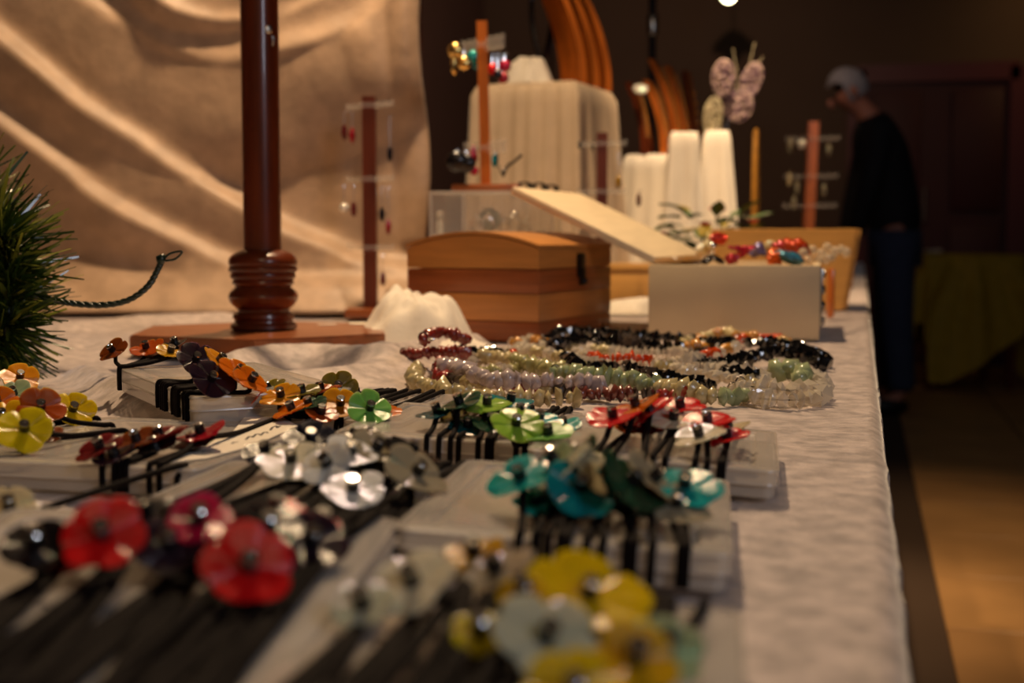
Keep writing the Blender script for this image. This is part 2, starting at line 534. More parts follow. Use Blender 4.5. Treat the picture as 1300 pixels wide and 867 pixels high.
def fold_d(p):
    h = 0.0
    for ln, a, w1, w2 in FL2:
        d = ridge_dist(p, ln)
        # travelling to the right, positive is above the ridge
        h += (0.95 + 0.4 * noise.noise(Vector((p.x * 4, p.y * 4, a * 90)))) * a * (math.exp(-(d / (w1 * 1.9)) ** 2) if d > 0 else max(0.0, 1 - (d / (w2 * 1.9)) ** 2))
    return h + 0.004 * noise.noise(Vector((p.x * 7, p.y * 9, 0)))
mb = MB()
NU, NV = 170, 130
sx0, sx1 = c2(-170, 0).x, c2(541, 0).x
zlo, zhi = TT + 0.01, 1.52
pts = []
for i in range(NU):
    s = sx0 + (sx1 - sx0) * i / (NU - 1)
    for j in range(NV):
        z = zlo + (zhi - zlo) * j / (NV - 1)
        zz = z - O_C.z
        d = fold_d(Vector((s, zz))) * min(1.0, 0.35 + (z - zlo) / 0.12)
        edge = 0.008 * math.sin(zz * 14) * max(0, 1 - (sx1 - s) / 0.08)
        # the foot of the curtain sweeps forward over the table
        k = max(0.0, 1 - (z - zlo) / 0.10)
        p = O_C + RGT * (s + edge) - FWD * (d + 0.10 * k * k)
        pts.append((p.x, p.y, z))
mb.grid(pts, NU, NV)
cu = link('curtain', mb.mesh('curtain', M['velvet'], 180))
tag(cu, 'cream velvet backdrop curtain hanging in deep swagged folds behind the necklace stand', 'curtain')
sol = cu.modifiers.new('thickness', 'SOLIDIFY')
sol.thickness = 0.003
sol.offset = -1
# the rail that carries it
rl = thing('curtain_rail', (O_C.x, O_C.y, 0), 'wooden rail on two uprights carrying the velvet backdrop', 'rail')
pA, pB = O_C + RGT * sx0 + FWD * 0.035, O_C + RGT * (sx1 - 0.02) + FWD * 0.035
for p in (pA, pB):
    part('upright', MB().lathe([(0.012, TT + 0.004), (0.012, 1.54)], 12, (p.x - O_C.x, p.y - O_C.y, 0)), M['wood_post'], rl)
part('crossbar', MB().tube([(pA.x - O_C.x, pA.y - O_C.y, 1.53), (pB.x - O_C.x, pB.y - O_C.y, 1.53)], 0.012, 12), M['wood_post'], rl)

# ================================================================== necklace stand with turned pole
ZB = 1.53
pc = at(335, 418, ZB)
st = thing('necklace_stand', (pc.x, pc.y, TT), 'tall dark wooden stand with turned pole on a six-sided base', 'stand')
th = 0.020
bz = 0.004
a0 = math.atan2((on(317, 440, TT + th) - pc).y, (on(317, 440, TT + th) - pc).x)
R6 = 0.158
bm = bmesh.new()
vs = [bm.verts.new((R6 * math.cos(a0 + k * PI / 3), R6 * math.sin(a0 + k * PI / 3), bz)) for k in range(6)]
f = bm.faces.new(vs)
ex = bmesh.ops.extrude_face_region(bm, geom=[f])
for v in ex['geom']:
    if isinstance(v, bmesh.types.BMVert):
        v.co.z += th
bmesh.ops.recalc_face_normals(bm, faces=bm.faces)
bmesh.ops.bevel(bm, geom=bm.edges[:], offset=0.0015, segments=2, affect='EDGES')
part('base', MB().bm(bm), M['wood_base'], st)
zt = bz + th
prof = [(0.033, 0), (0.038, 0.002), (0.0375, 0.006), (0.033, 0.009), (0.0325, 0.011), (0.035, 0.014), (0.034, 0.018), (0.029, 0.021),
        (0.029, 0.023), (0.035, 0.028), (0.0385, 0.033), (0.0395, 0.038), (0.0375, 0.043), (0.032, 0.048), (0.031, 0.0495), (0.034, 0.051), (0.035, 0.0535), (0.034, 0.056),
        (0.0335, 0.057), (0.0365, 0.0585), (0.037, 0.061), (0.0365, 0.0635), (0.0355, 0.0645), (0.0385, 0.066), (0.039, 0.069), (0.038, 0.0715),
        (0.0372, 0.0725), (0.0385, 0.074), (0.039, 0.077), (0.0375, 0.082), (0.033, 0.0865), (0.026, 0.0895), (0.0218, 0.091)]
part('turned_collar', MB().lathe([(r, z + zt) for r, z in prof], 48), M['wood_red'], st, 30)
part('pole', MB().lathe([(0.0213, zt + 0.09), (0.0213, 0.62), (0.019, 0.63)], 40), M['wood_red'], st)
part('arm', MB().rbox((0, -0.02, 0.60), (0.30, 0.018, 0.018), 0.004, Matrix.Rotation(YAW, 3, 'Z')), M['wood_red'], st)
for u, v, w, d in ((415, 412.5, 0.022, 0.010), (457, 411, 0.026, 0.030)):
    p = on(u, v, TT + zt) - Vector((pc.x, pc.y, TT))
    part('price_sticker', MB().rbox((p.x, p.y, zt + 0.0006), (w, d, 0.0006), 0.0002, Matrix.Rotation(YAW + 0.3, 3, 'Z'), 1), M['paper'], st, label='pale price sticker on the wooden base')
    if d > 0.02:
        ln = MB()
        for k in range(3):
            ln.box((p.x, p.y, zt + 0.0010), (0.003, d * 0.8, 0.0003), Matrix.Rotation(YAW + 0.3, 3, 'Z') @ Matrix.Translation((-0.007 + 0.007 * k, 0, 0)).to_3x3())
# chain that hangs down in front of the pole
top = at(337, -60, ZB - 0.045)
ch = thing('silver_chain', top, 'fine silver chain with clasp and pin hanging before the dark wooden pole', 'chain')
lk = MB()
def ring(mb, c, R, r, rot, n=14, m=6):
    pts = [Vector(c) + rot @ Vector((R * math.cos(2 * PI * k / n), 0, R * math.sin(2 * PI * k / n) * 1.3)) for k in range(n)]
    mb.tube(pts, r, m, closed=True)
k = 0
z = 0.0
zend = (at(337, 30, ZB - 0.045) - top).z
while z > zend:
    ring(lk, (0, 0, z), 0.0032, 0.0011, Matrix.Rotation(YAW + (PI / 2 if k % 2 else 0.2), 3, 'Z'))
    z -= 0.0062
    k += 1
part('link_chain', lk, M['bright_silver'], ch)
b = MB().ell((0, 0, zend - 0.006), (0.007, 0.007, 0.008), sub=2)
ring(b, (0, 0, zend - 0.018), 0.007, 0.0018, Matrix.Rotation(YAW, 3, 'Z'))
part('clasp', b, M['bright_silver'], ch)
part('pin', MB().tube([(0, 0, zend - 0.025), (0, 0, zend - 0.06), (0, 0, zend - 0.105)], [0.0026, 0.003, 0.0018]), M['cream_paint'], ch)
hk = MB().tube([top + Vector((0, 0, 0)), top + Vector((0, 0, 0.03)), Vector((pc.x, pc.y, top.z + 0.045))], 0.0015)
part('hook', MB().tube([Vector(p) - Vector((pc.x, pc.y, TT)) for p in (top, top + Vector((0, 0, 0.03)), Vector((pc.x, pc.y, top.z + 0.045)))], 0.0015), M['steel'], st)

# ================================================================== frosted plastic cases with hair ties
CASES = {}
def make_case(key, corner, uv, yaw, w, l, label, t=0.015, roll=0.0, pitch=0.0, lift=0.0):
    """corner 'nr' near right bottom / 'fr' far right top, at picture point uv on the table (plus lift)"""
    zc = TT + lift + (t if corner[0] == 'f' else 0)
    c = on(uv[0], uv[1], zc)
    R = Matrix.Rotation(rad(yaw), 3, 'Z') @ Matrix.Rotation(rad(pitch), 3, 'X') @ Matrix.Rotation(rad(roll), 3, 'Y')
    loc = {'nr': Vector((w / 2, -l / 2, 0)), 'fr': Vector((w / 2, l / 2, t)), 'nl': Vector((-w / 2, -l / 2, 0)), 'fl': Vector((-w / 2, l / 2, t))}[corner]
    org = c - R @ loc
    Mx = Matrix.Translation(org) @ R.to_4x4()
    o = thing('plastic_case', org, label, 'case', 'frosted plastic cases holding hair ties')
    o.matrix_world = Mx
    def rr(w_, l_, r=0.006, n=5):
        out = []
        for cx, cy, a in ((1, -1, -PI / 2), (1, 1, 0), (-1, 1, PI / 2), (-1, -1, PI)):
            for k in range(n + 1):
                b = a + PI / 2 * k / n
                out.append((cx * (w_ / 2 - r) + r * math.cos(b), cy * (l_ / 2 - r) + r * math.sin(b)))
        return out
    def ring_stack(levels):
        m = MB()
        n = 24
        for w_, l_, r_, z_ in levels:
            m.v += [(x, y, z_) for x, y in rr(w_, l_, r_)]
        for i in range(len(levels) - 1):
            m.f += [(i * n + j, i * n + (j + 1) % n, (i + 1) * n + (j + 1) % n, (i + 1) * n + j) for j in range(n)]
        m.f.append(tuple(range(n - 1, -1, -1)))
        m.f.append(tuple((len(levels) - 1) * n + j for j in range(n)))
        return m
    part('tray', ring_stack([(w - 0.004, l - 0.004, 0.005, 0.0004), (w - 0.002, l - 0.002, 0.006, 0.0012), (w - 0.002, l - 0.002, 0.006, t * 0.48)]), M['poly'], o, 30)
    ld = part('lid', ring_stack([(w, l, 0.006, t * 0.5), (w, l, 0.006, t - 0.0012), (w - 0.0016, l - 0.0016, 0.006, t - 0.0002), (w - 0.003, l - 0.003, 0.006, t),
                            (w - 0.022, l - 0.022, 0.004, t), (w - 0.024, l - 0.024, 0.004, t - 0.0012), (w - 0.027, l - 0.027, 0.004, t - 0.0012), (w - 0.029, l - 0.029, 0.004, t - 0.0002)]), M['poly'], o, 30)
    rim = MB()
    for w_, z_ in ((0, t - 0.0008), (0, t * 0.5)):
        rim.tube([(x * 1.0, y, z_) for x, y in rr(w + 0.0006, l + 0.0006, 0.006, 3)], 0.0007, 5, closed=True)
    part('rim', rim, M['poly_edge'], ld)
    CASES[key] = (Mx, w, l, t, o)
    return o

make_case('G', 'nr', (985, 637), 4, 0.125, 0.140, 'frosted case carrying red and cream shell flower hair ties, by the table edge', roll=3.5)
make_case('F', 'nr', (700, 600), 5, 0.125, 0.145, 'frosted case carrying green and teal shell flower hair ties', roll=2.0)
make_case('H', 'nr', (925, 757), 6, 0.125, 0.155, 'frosted case carrying turquoise and grey shell flower hair ties, beside the table edge', roll=3.0)
make_case('O', 'nr', (508, 566), 2, 0.125, 0.150, 'frosted case carrying orange, olive and light green shell flower hair ties', roll=0)
make_case('B', 'nr', (246, 541), -47, 0.21, 0.105, 'frosted case with black cords wound round it, before the six-sided wooden base', lift=0.013, t=0.018)
make_case('A', 'fr', (163, 552), -44, 0.16, 0.135, 'frosted case carrying yellow and amber flower hair ties, beside the pine garland', pitch=2.5)
make_case('D', 'nr', (250, 634), 1, 0.150, 0.165, 'frosted case carrying dark red hair ties and a torn paper label', roll=0)
make_case('E', 'fr', (622, 593), 5, 0.135, 0.150, 'frosted case carrying white and black shell flower hair ties', roll=0)
make_case('I', 'fr', (506, 657), 7, 0.150, 0.165, 'frosted case carrying bright red and black shell flower hair ties', pitch=4.5, lift=0.012)
make_case('J', 'fr', (938, 772), 6, 0.125, 0.165, 'frosted case carrying big yellow and greyish white flower hair ties, lowest in view', pitch=0, lift=0.002)

# shell flower meshes (unit radius, shared)
def flower_mb(petals, depth, seed, thick=0.11):
    rnd = random.Random(seed)
    NR, NA = 7, petals * 8
    ph = rnd.random() * 6
    amp = [1 + rnd.uniform(-0.08, 0.08) for _ in range(petals)]
    def R(a):
        x = (a / (2 * PI) * petals) % petals
        k = int(x) % petals
        f = abs(math.cos((x - int(x) - 0.5) * PI))
        return (1 - depth + depth * f ** 0.55) * (amp[k] * f + 1 * (1 - f))
    m = MB()
    def zt_(r, a):
        x = (a / (2 * PI) * petals)
        groove = -0.09 * (abs(math.cos((x - int(x) - 0.5) * PI)) < 0.35) * r
        return 0.10 * r * r + 0.10 * math.sin(a * 2 + ph) * r * r + groove
    vs, fs = [], []
    for side in (1, -1):
        vs.append((0, 0, side * thick / 2))
        for i in range(1, NR + 1):
            r = i / NR
            for j in range(NA):
                a = 2 * PI * j / NA
                rr_ = r * R(a) * (1.0 if i < NR else 1.0)
                tz = thick / 2 * (1 if i < NR - 1 else 0.9 if i == NR - 1 else 0.45)
                vs.append((rr_ * math.cos(a), rr_ * math.sin(a), zt_(r, a) + side * tz))
    o2 = 1 + NR * NA
    for s_, o in ((1, 0), (-1, o2)):
        for j in range(NA):
            j2 = (j + 1) % NA
            t = (o, o + 1 + j, o + 1 + j2)
            fs.append(t if s_ > 0 else t[::-1])
            for i in range(NR - 1):
                q = (o + 1 + i * NA + j, o + 1 + (i + 1) * NA + j, o + 1 + (i + 1) * NA + j2, o + 1 + i * NA + j2)
                fs.append(q if s_ > 0 else q[::-1])
    for j in range(NA):
        j2 = (j + 1) % NA
        fs.append((1 + (NR - 1) * NA + j, o2 + 1 + (NR - 1) * NA + j, o2 + 1 + (NR - 1) * NA + j2, 1 + (NR - 1) * NA + j2))
    return m.add(vs, fs)
FV = [(5, 0.15, 1), (6, 0.12, 2), (5, 0.19, 3), (6, 0.15, 4)]
_fl = {}
def flower_mesh(var, k):
    if (var, k) not in _fl:
        _fl[(var, k)] = flower_mb(*FV[var]).mesh('shell_flower', shell_mat(k), 60)
    return _fl[(var, k)]
M['dark_bead_side'] = mat('dark_bead_side', srgb(28, 25, 26), 0.22, spec=0.5)  # near-black for the bead sides, the top end is silver
bead_me = MB().lathe([(0.8, 0), (1.0, 0.12), (1.0, 1.75), (1.0, 1.95), (0.82, 2.1), (0.4, 2.1), (0.35, 2.0)], 10).mesh('bead', M['dark_bead_side'], 30)
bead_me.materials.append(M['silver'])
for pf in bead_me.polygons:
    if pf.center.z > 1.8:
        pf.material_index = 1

CORD_R = 0.0016
def hair_tie(key, u, v, e, tilt, side, colour, label, R=14.0, var=None, strands=1, gx=0.0, farcord=True, bead=True):
    Mx, w, l, t, co = CASES[key]
    inv = Mx.inverted()
    o_, d_ = inv @ CAM, inv.to_3x3() @ ray(u, v)
    s = (t + e / 1000.0 - o_.z) / d_.z
    pl = o_ + d_ * s                     # in the frame of the case
    P = Mx @ pl
    to = (CAM - P)
    to.z = 0
    to.normalize()
    rg = Vector((-to.y, to.x, 0))
    n = (UP + to * math.tan(rad(tilt)) + rg * math.tan(rad(side))).normalized()
    x = rg - n * rg.dot(n)
    x.normalize()
    y = n.cross(x)
    sp = random.uniform(0, 2 * PI)
    x2 = x * math.cos(sp) + y * math.sin(sp)
    y2 = n.cross(x2)
    Rm = Matrix((x2, y2, n)).transposed()
    root = thing('hair_tie', P, label, 'hair tie', 'shell flower hair ties on the table')
    k = var if var is not None else random.randrange(len(FV))
    r = R / 1000.0
    fo = link('shell_flower', flower_mesh(k, colour), root)
    fo.matrix_local = Rm.to_4x4() @ Matrix.Scale(r, 4)
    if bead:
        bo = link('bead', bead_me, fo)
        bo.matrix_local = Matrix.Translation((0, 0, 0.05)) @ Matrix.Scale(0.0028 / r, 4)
    m = MB()
    cr = CORD_R
    for q in range(strands):
        fx, fy, fz = pl
        xn = max(-w / 2 + 0.008, min(w / 2 - 0.008, fx + gx + random.uniform(-0.006, 0.006) + 0.0052 * (q - (strands - 1) / 2)))
        under = Vector((fx + 0.002 * q, fy, fz - 0.0022))
        near = [Vector((xn, -l / 2 - cr, 0.0022)), Vector((xn, -l / 2 - cr * 1.1, t * 0.7)), Vector((xn, -l / 2 - cr * 0.6, t + cr * 0.9)), Vector((xn, -l / 2 + 0.004, t + cr * 1.25))]
        if fy < -l / 2 + 0.02:
            near = near[:3]
        drop = max(0.0, min(1.0, (tilt - 14) / 12))
        if drop:
            nl = inv.to_3x3() @ n
            under = Vector((fx, fy, fz)) - nl * 0.003
            under.z = max(under.z, t + cr)
        mid = near[-1].lerp(under, 0.55 + 0.4 * drop)
        mid.z = max(t + cr, near[-1].z + (under.z - near[-1].z) * 0.35 * (1 - drop))
        path = near + [mid, under]
        if farcord:
            xf = max(-w / 2 + 0.008, min(w / 2 - 0.008, fx + random.uniform(-0.01, 0.01)))
            fe = Vector((xf, l / 2 - 0.006, t + cr * 1.2))
            if fe.y > fy + 0.012:
                md = under.lerp(fe, 0.5)
                md.z = max(t + cr * 1.1, md.z - 0.002)
                path += [md, fe, Vector((xf, l / 2 + cr * 0.7, t + cr * 0.5)), Vector((xf, l / 2 + cr, t * 0.6)), Vector((xf, l / 2 + cr, 0.003))]
        sm = smooth_path(path, 4)
        m.tube([Mx @ p - P for p in sm], cr, 7)
    part('cord', m, M['cord'], root, 180)
    return root

T = [
 # amber and yellow group beside the garland
 ('A', 25, 480, 16, 38, 10, 'amber', 'hair tie with amber yellow flower lying behind the others, under the pine needles', 14),
 ('A', 18, 502, 14, 30, -15, 'palegreen', 'hair tie with pale grey-green flower among the yellow and amber ones', 13),
 ('A', 52, 518, 16, 48, 0, 'rust', 'hair tie with translucent burnt orange flower between two yellow flowers', 14.5),
 ('A', 92, 521, 9, 44, 18, 'yellow', 'hair tie with dark yellow flower at the outer end of the amber group', 14),
 ('A', 31, 546, 15, 45, 0, 'lemon', 'hair tie with lemon yellow flower at the front of the amber group', 15),
 ('A', -3, 513, 12, 40, -10, 'orange', 'hair tie with orange flower cut by the edge of view beside the garland', 14),
 ('A', 4, 530, 8, 38, -12, 'gold', 'hair tie with golden yellow flower half hidden behind the lemon yellow one', 14),
 ('A', 62, 551, 6, 20, 8, 'brown', 'hair tie with small brown flower peeping out beneath the lemon yellow one', 9),
 # orange and plum group wound on the dark case
 ('B', 144, 446, 10, 28, -34, 'brown', 'hair tie with tilted brown flower at the far end of the black-corded case', 13),
 ('B', 186, 443, 12, 18, -14, 'rust', 'hair tie with flat rust orange flower between brown and plum flowers on black cords', 14),
 ('B', 216, 448, 10, 14, 14, 'mustard', 'hair tie with ochre flower tucked under the black cords', 12),
 ('B', 223, 437, 14, 10, -18, 'black', 'hair tie with narrow black flower on top of the orange and plum pile', 10),
 ('B', 248, 457, 16, 46, 24, 'plum', 'hair tie with shiny plum-black flower and silver bead facing outwards, higher of two', 14.5),
 ('B', 268, 482, 10, 48, 28, 'plum', 'hair tie with plum-black flower and silver bead, lower one next to bright orange flower', 14.5),
 ('B', 277, 459, 18, 20, 40, 'amber', 'hair tie with amber flower sloping steeply behind the two plum-black ones', 13),
 ('B', 300, 474, 13, 26, 38, 'orange', 'hair tie with bright orange flower sloping down beside the wooden base', 14),
 ('B', 318, 484, 9, 28, 32, 'orange', 'hair tie with second bright orange flower at the lower end of the slope', 12),
 # orange, olive and light green group
 ('O', 321, 509, 10, 12, -48, 'rust', 'hair tie with rust flower standing steeply beside the torn paper label', 13),
 ('O', 343, 496, 13, 14, -35, 'olive', 'hair tie with olive flower tilted behind an orange one', 12),
 ('O', 357, 504, 14, 24, -12, 'amber', 'hair tie with flat amber orange flower over olive ones', 13.5),
 ('O', 384, 500, 15, 6, -12, 'olive', 'hair tie with olive flower seen edge-on in the orange and green group', 13),
 ('O', 408, 497, 15, 3, -14, 'rust', 'hair tie with rust flower seen edge-on against a brown olive flower', 13),
 ('O', 429, 493, 15, 52, 6, 'olive', 'hair tie with upright brown olive flower against the cream cloth fold', 13),
 ('O', 432, 514, 10, 36, 4, 'amber', 'hair tie with amber flower touching the light green one', 13.5),
 ('O', 469, 520, 10, 40, 14, 'green', 'hair tie with light green flower and silver bead on the orange group', 14.5),
 ('O', 371, 521, 8, 6, -20, 'orange', 'hair tie with orange flower seen edge-on low in the orange and olive pile', 13),
 ('O', 393, 516, 10, 6, -16, 'darkgreen', 'hair tie with dark green flower edge-on inside the orange pile', 12),
 ('O', 407, 526, 6, 18, 10, 'rust', 'hair tie with dark orange flower at the bottom of the orange pile', 11),
 ('O', 490, 521, 5, 16, 12, 'orange', 'hair tie with orange flower peeping out beyond the light green one', 11),
 # dark red group on the case with the paper label
 ('D', 204, 556, 9, 1, -21, 'wine', 'hair tie with dark red flower edge-on, middle of the dark red row', 15),
 ('D', 256, 552, 9, 1, -18, 'crimson', 'hair tie with crimson flower edge-on next to the paper label', 15),
 ('D', 174, 561, 8, 12, -16, 'brown', 'hair tie with brown-red flower lying behind the dark red edge-on ones', 13),
 ('D', 246, 563, 5, 6, -18, 'black', 'hair tie with black flower below the crimson edge-on one', 13),
 ('D', 197, 569, 5, 4, -20, 'black', 'hair tie with black flower below the dark red edge-on one', 13),
 ('D', 128, 570, 8, 10, -22, 'wine', 'hair tie with wine red flower and silver bead where the cords fan out', 13),
 ('D', 146, 579, 5, 6, -20, 'plum', 'hair tie with plum flower under the wine red one', 12),
 ('D', 12, 646, 6, 30, -8, 'bone', 'hair tie with bone-coloured flower cut by the edge of view above the red flowers', 12),
 # white and black group
 ('E', 370, 587, 13, 24, -6, 'cream', 'hair tie with cream flower at the outer end of the white group', 15),
 ('E', 394, 560, 17, 28, 4, 'navy', 'hair tie with blue-black flower reflecting blue above the cream one', 14),
 ('E', 337, 576, 10, 16, -8, 'navy', 'hair tie with blue-black flower beside the paper label', 12),
 ('E', 416, 590, 14, 40, -25, 'white', 'hair tie with white flower standing steeply between cream and pearly ones', 12),
 ('E', 444, 577, 16, 22, 10, 'white', 'hair tie with pearly white flower lying behind the steep white one', 13),
 ('E', 448, 624, 10, 22, 0, 'white', 'hair tie with glinting white flower lying lowest in the white group', 13.5),
 ('E', 476, 572, 16, 18, 26, 'grey', 'hair tie with grey flower sloping behind the large grey one', 14),
 ('E', 528, 602, 14, 24, 30, 'grey', 'hair tie with large grey flower carrying bright silver bead', 15),
 ('E', 455, 557, 12, 14, 0, 'black', 'hair tie with black flower at the back of the white group', 13),
 ('E', 522, 576, 14, 6, 22, 'black', 'hair tie with black flower edge-on above the large grey one', 14),
 ('E', 490, 600, 8, 18, 8, 'black', 'hair tie with black flower in the middle of the white and grey group', 13),
 ('E', 488, 620, 5, 8, 6, 'plum', 'hair tie with plum-black flower beneath the glinting white and grey ones', 12),
 # green and teal group
 ('F', 556, 524, 10, 5, -18, 'deepteal', 'hair tie with deep teal flower edge-on at the outer end of the green group', 13),
 ('F', 584, 513, 16, 8, -18, 'darkgreen', 'hair tie with dark green flower edge-on behind the flat light green one', 13),
 ('F', 618, 515, 15, 10, 2, 'lime', 'hair tie with flat light green flower on top of the green and teal pile', 16),
 ('F', 648, 511, 13, 5, 8, 'teal', 'hair tie with teal flower edge-on beneath the necklaces of chips', 14),
 ('F', 655, 540, 13, 30, 6, 'lime', 'hair tie with lime yellow flower and silver bead facing outwards', 15),
 ('F', 697, 553, 9, 8, -10, 'green', 'hair tie with green flower lying flat below the lime yellow one', 14),
 ('F', 684, 535, 11, 14, 10, 'turquoise', 'hair tie with turquoise flower behind the lime yellow one', 13),
 ('F', 580, 530, 7, 6, -16, 'olive', 'hair tie with olive green flower edge-on low in the green group', 13),
 ('F', 716, 543, 7, 8, -12, 'turquoise', 'hair tie with turquoise flower peeping out at the red group end', 11),
 ('F', 594, 543, 4, 14, 0, 'deepteal', 'hair tie with deep teal flower in the shade under the green pile', 12),
 ('F', 625, 540, 6, 12, 6, 'darkgreen', 'hair tie with dark green flower under the lime yellow one', 13),
 ('F', 660, 526, 12, 12, 4, 'deepteal', 'hair tie with deep teal flower between the flat green and lime yellow ones', 12),
 # red and cream group
 ('G', 778, 531, 14, 10, -8, 'red', 'hair tie with glossy red flower lying flat at the green group end', 15),
 ('G', 808, 517, 19, 4, -20, 'orange', 'hair tie with orange flower edge-on above the red ones', 15),
 ('G', 826, 522, 17, 8, -28, 'red', 'hair tie with red flower rising steeply in front of the orange one', 15),
 ('G', 864, 519, 17, 6, -6, 'red', 'hair tie with red flower lying flat behind a cream one', 14),
 ('G', 855, 534, 13, 14, 4, 'cream', 'hair tie with cream flower between three red ones', 14),
 ('G', 899, 538, 14, 10, -10, 'red', 'hair tie with red flower over a greenish cream one, beside the table edge', 15),
 ('G', 888, 555, 10, 12, -14, 'cream', 'hair tie with greenish cream flower lowest in the red group', 14),
 ('G', 924, 557, 8, 6, -16, 'red', 'hair tie with red flower edge-on at the outer end beside the table edge', 12),
 ('G', 925, 545, 10, 4, -10, 'bone', 'hair tie with bone-coloured flower edge-on over the last red one', 12),
 ('G', 818, 541, 7, 10, 6, 'wine', 'hair tie with wine red flower in the shade under the red pile', 13),
 ('G', 797, 543, 5, 16, 0, 'rust', 'hair tie with small rust flower hanging under the red pile', 8),
 # turquoise and grey group
 ('H', 662, 610, 14, 16, -20, 'turquoise', 'hair tie with bright turquoise flower rising at the white group end', 15),
 ('H', 716, 598, 18, 10, -44, 'sage', 'hair tie with sage grey flower standing steeply beside bright turquoise one', 16),
 ('H', 706, 585, 22, 20, -46, 'palegreen', 'hair tie with small pale green flower above the sage grey one', 9),
 ('H', 735, 621, 14, 36, 18, 'teal', 'hair tie with teal blue flower facing outwards in the middle', 15),
 ('H', 768, 625, 10, 30, 10, 'teal', 'hair tie with second teal flower beside dark green ones', 13),
 ('H', 766, 604, 18, 22, 26, 'bone', 'hair tie with bone and rust edged flower above the teal ones', 14),
 ('H', 798, 614, 18, 18, 42, 'darkgreen', 'hair tie with dark green flower sloping down steeply', 16),
 ('H', 810, 638, 8, 20, 14, 'deepteal', 'hair tie with blackish teal flower under the dark green one', 14),
 ('H', 868, 620, 14, 18, 8, 'turquoise', 'hair tie with flat turquoise flower at the table edge end', 15),
 ('H', 856, 643, 9, 20, 18, 'grey', 'hair tie with grey flower below the flat turquoise one', 15),
 ('H', 680, 639, 6, 26, 4, 'turquoise', 'hair tie with small turquoise flower peeping between two cords', 9),
 ('H', 826, 610, 18, 8, 46, 'grey', 'hair tie with grey flower edge-on above the dark green one', 14),
 ('H', 712, 648, 4, 18, 0, 'deepteal', 'hair tie with deep teal flower in the shade behind the cords', 11),
 ('H', 738, 580, 22, 8, -48, 'darkgreen', 'hair tie with dark green flower pointing up steeply', 11),
 ('H', 740, 600, 14, 18, -8, 'olive', 'hair tie with olive flower behind the teal blue one', 13),
 # bright red and black group
 ('I', 130, 680, 18, 44, -8, 'red', 'hair tie with large bright red flower glinting white', 13.1),
 ('I', 253, 662, 18, 32, 0, 'magenta', 'hair tie with pinkish red flower at the back of the bright red group', 10.7),
 ('I', 315, 721, 14, 46, 8, 'red', 'hair tie with large bright red flower nearest the clear case corner', 13.9),
 ('I', 395, 690, 8, 34, 12, 'plum', 'hair tie with plum-black flower beside the large bright red one', 13.1),
 ('I', 214, 693, 13, 40, 0, 'plum', 'hair tie with dark grey-plum flower between two bright red ones', 11.5),
 ('I', 186, 655, 16, 16, -8, 'black', 'hair tie with black flower at the back beside the dark red cords', 12.3),
 ('I', 46, 692, 14, 34, -10, 'black', 'hair tie with black flower and big silver bead near the edge of view', 10.7),
 ('I', 350, 652, 14, 10, 8, 'red', 'hair tie with narrow red flower edge-on in front of the white group', 10.7),
 ('I', 340, 672, 14, 30, 6, 'black', 'hair tie with black flower and silver bead over the large red one', 12.3),
 ('I', 240, 696, 8, 26, 0, 'black', 'hair tie with black flower lying low between the red ones', 10.7),
 ('I', 80, 708, 6, 24, 0, 'wine', 'hair tie with wine red flower below the glinting red one', 9.8),
 ('I', 408, 668, 7, 14, 10, 'crimson', 'hair tie with small crimson flower behind the plum-black one', 7.4),
 # yellow and greyish white group at the front
 ('J', 525, 741, 11, 30, -22, 'cream', 'hair tie with pinkish cream flower facing the camera in the yellow group', 13),
 ('J', 603, 706, 13, 16, -12, 'mustard', 'hair tie with mustard flower at the back of the yellow group', 10),
 ('J', 632, 728, 12, 8, -24, 'grey', 'hair tie with grey flower edge-on beside the mustard one', 13),
 ('J', 746, 760, 13, 20, 11, 'yellow', 'hair tie with largest dark yellow flower at the front', 18.5),
 ('J', 690, 812, 9, 34, 22, 'sage', 'hair tie with large greyish white flower at the front', 15),
 ('J', 610, 805, 9, 28, -6, 'lemon', 'hair tie with small lemon yellow flower among dark cords', 8),
 ('J', 806, 838, 11, 36, 10, 'gold', 'hair tie with golden flower glinting white at the front', 11),
 ('J', 842, 826, 8, 30, 20, 'palegreen', 'hair tie with pale greenish flower next to the glinting golden one', 11),
 ('J', 728, 885, 10, 30, 4, 'yellow', 'hair tie with yellow flower cut by the lower edge of view', 12),
 ('J', 461, 770, 7, 24, -14, 'sage', 'hair tie with greenish grey flower beside the pinkish cream one', 10),
 ('J', 664, 757, 15, 36, 0, 'gold', 'hair tie with small golden glinting flower between mustard and dark yellow ones', 7),
]
for row in T:
    key, u, v, e, tl, sd, colr, lab, R = row
    hair_tie(key, u, v, e, tl, sd, colr, lab, R, strands={'B': 4, 'I': 5, 'E': 5, 'J': 5}.get(key, 1), farcord=key != 'B' and (key != 'D' or colr == 'crimson'))

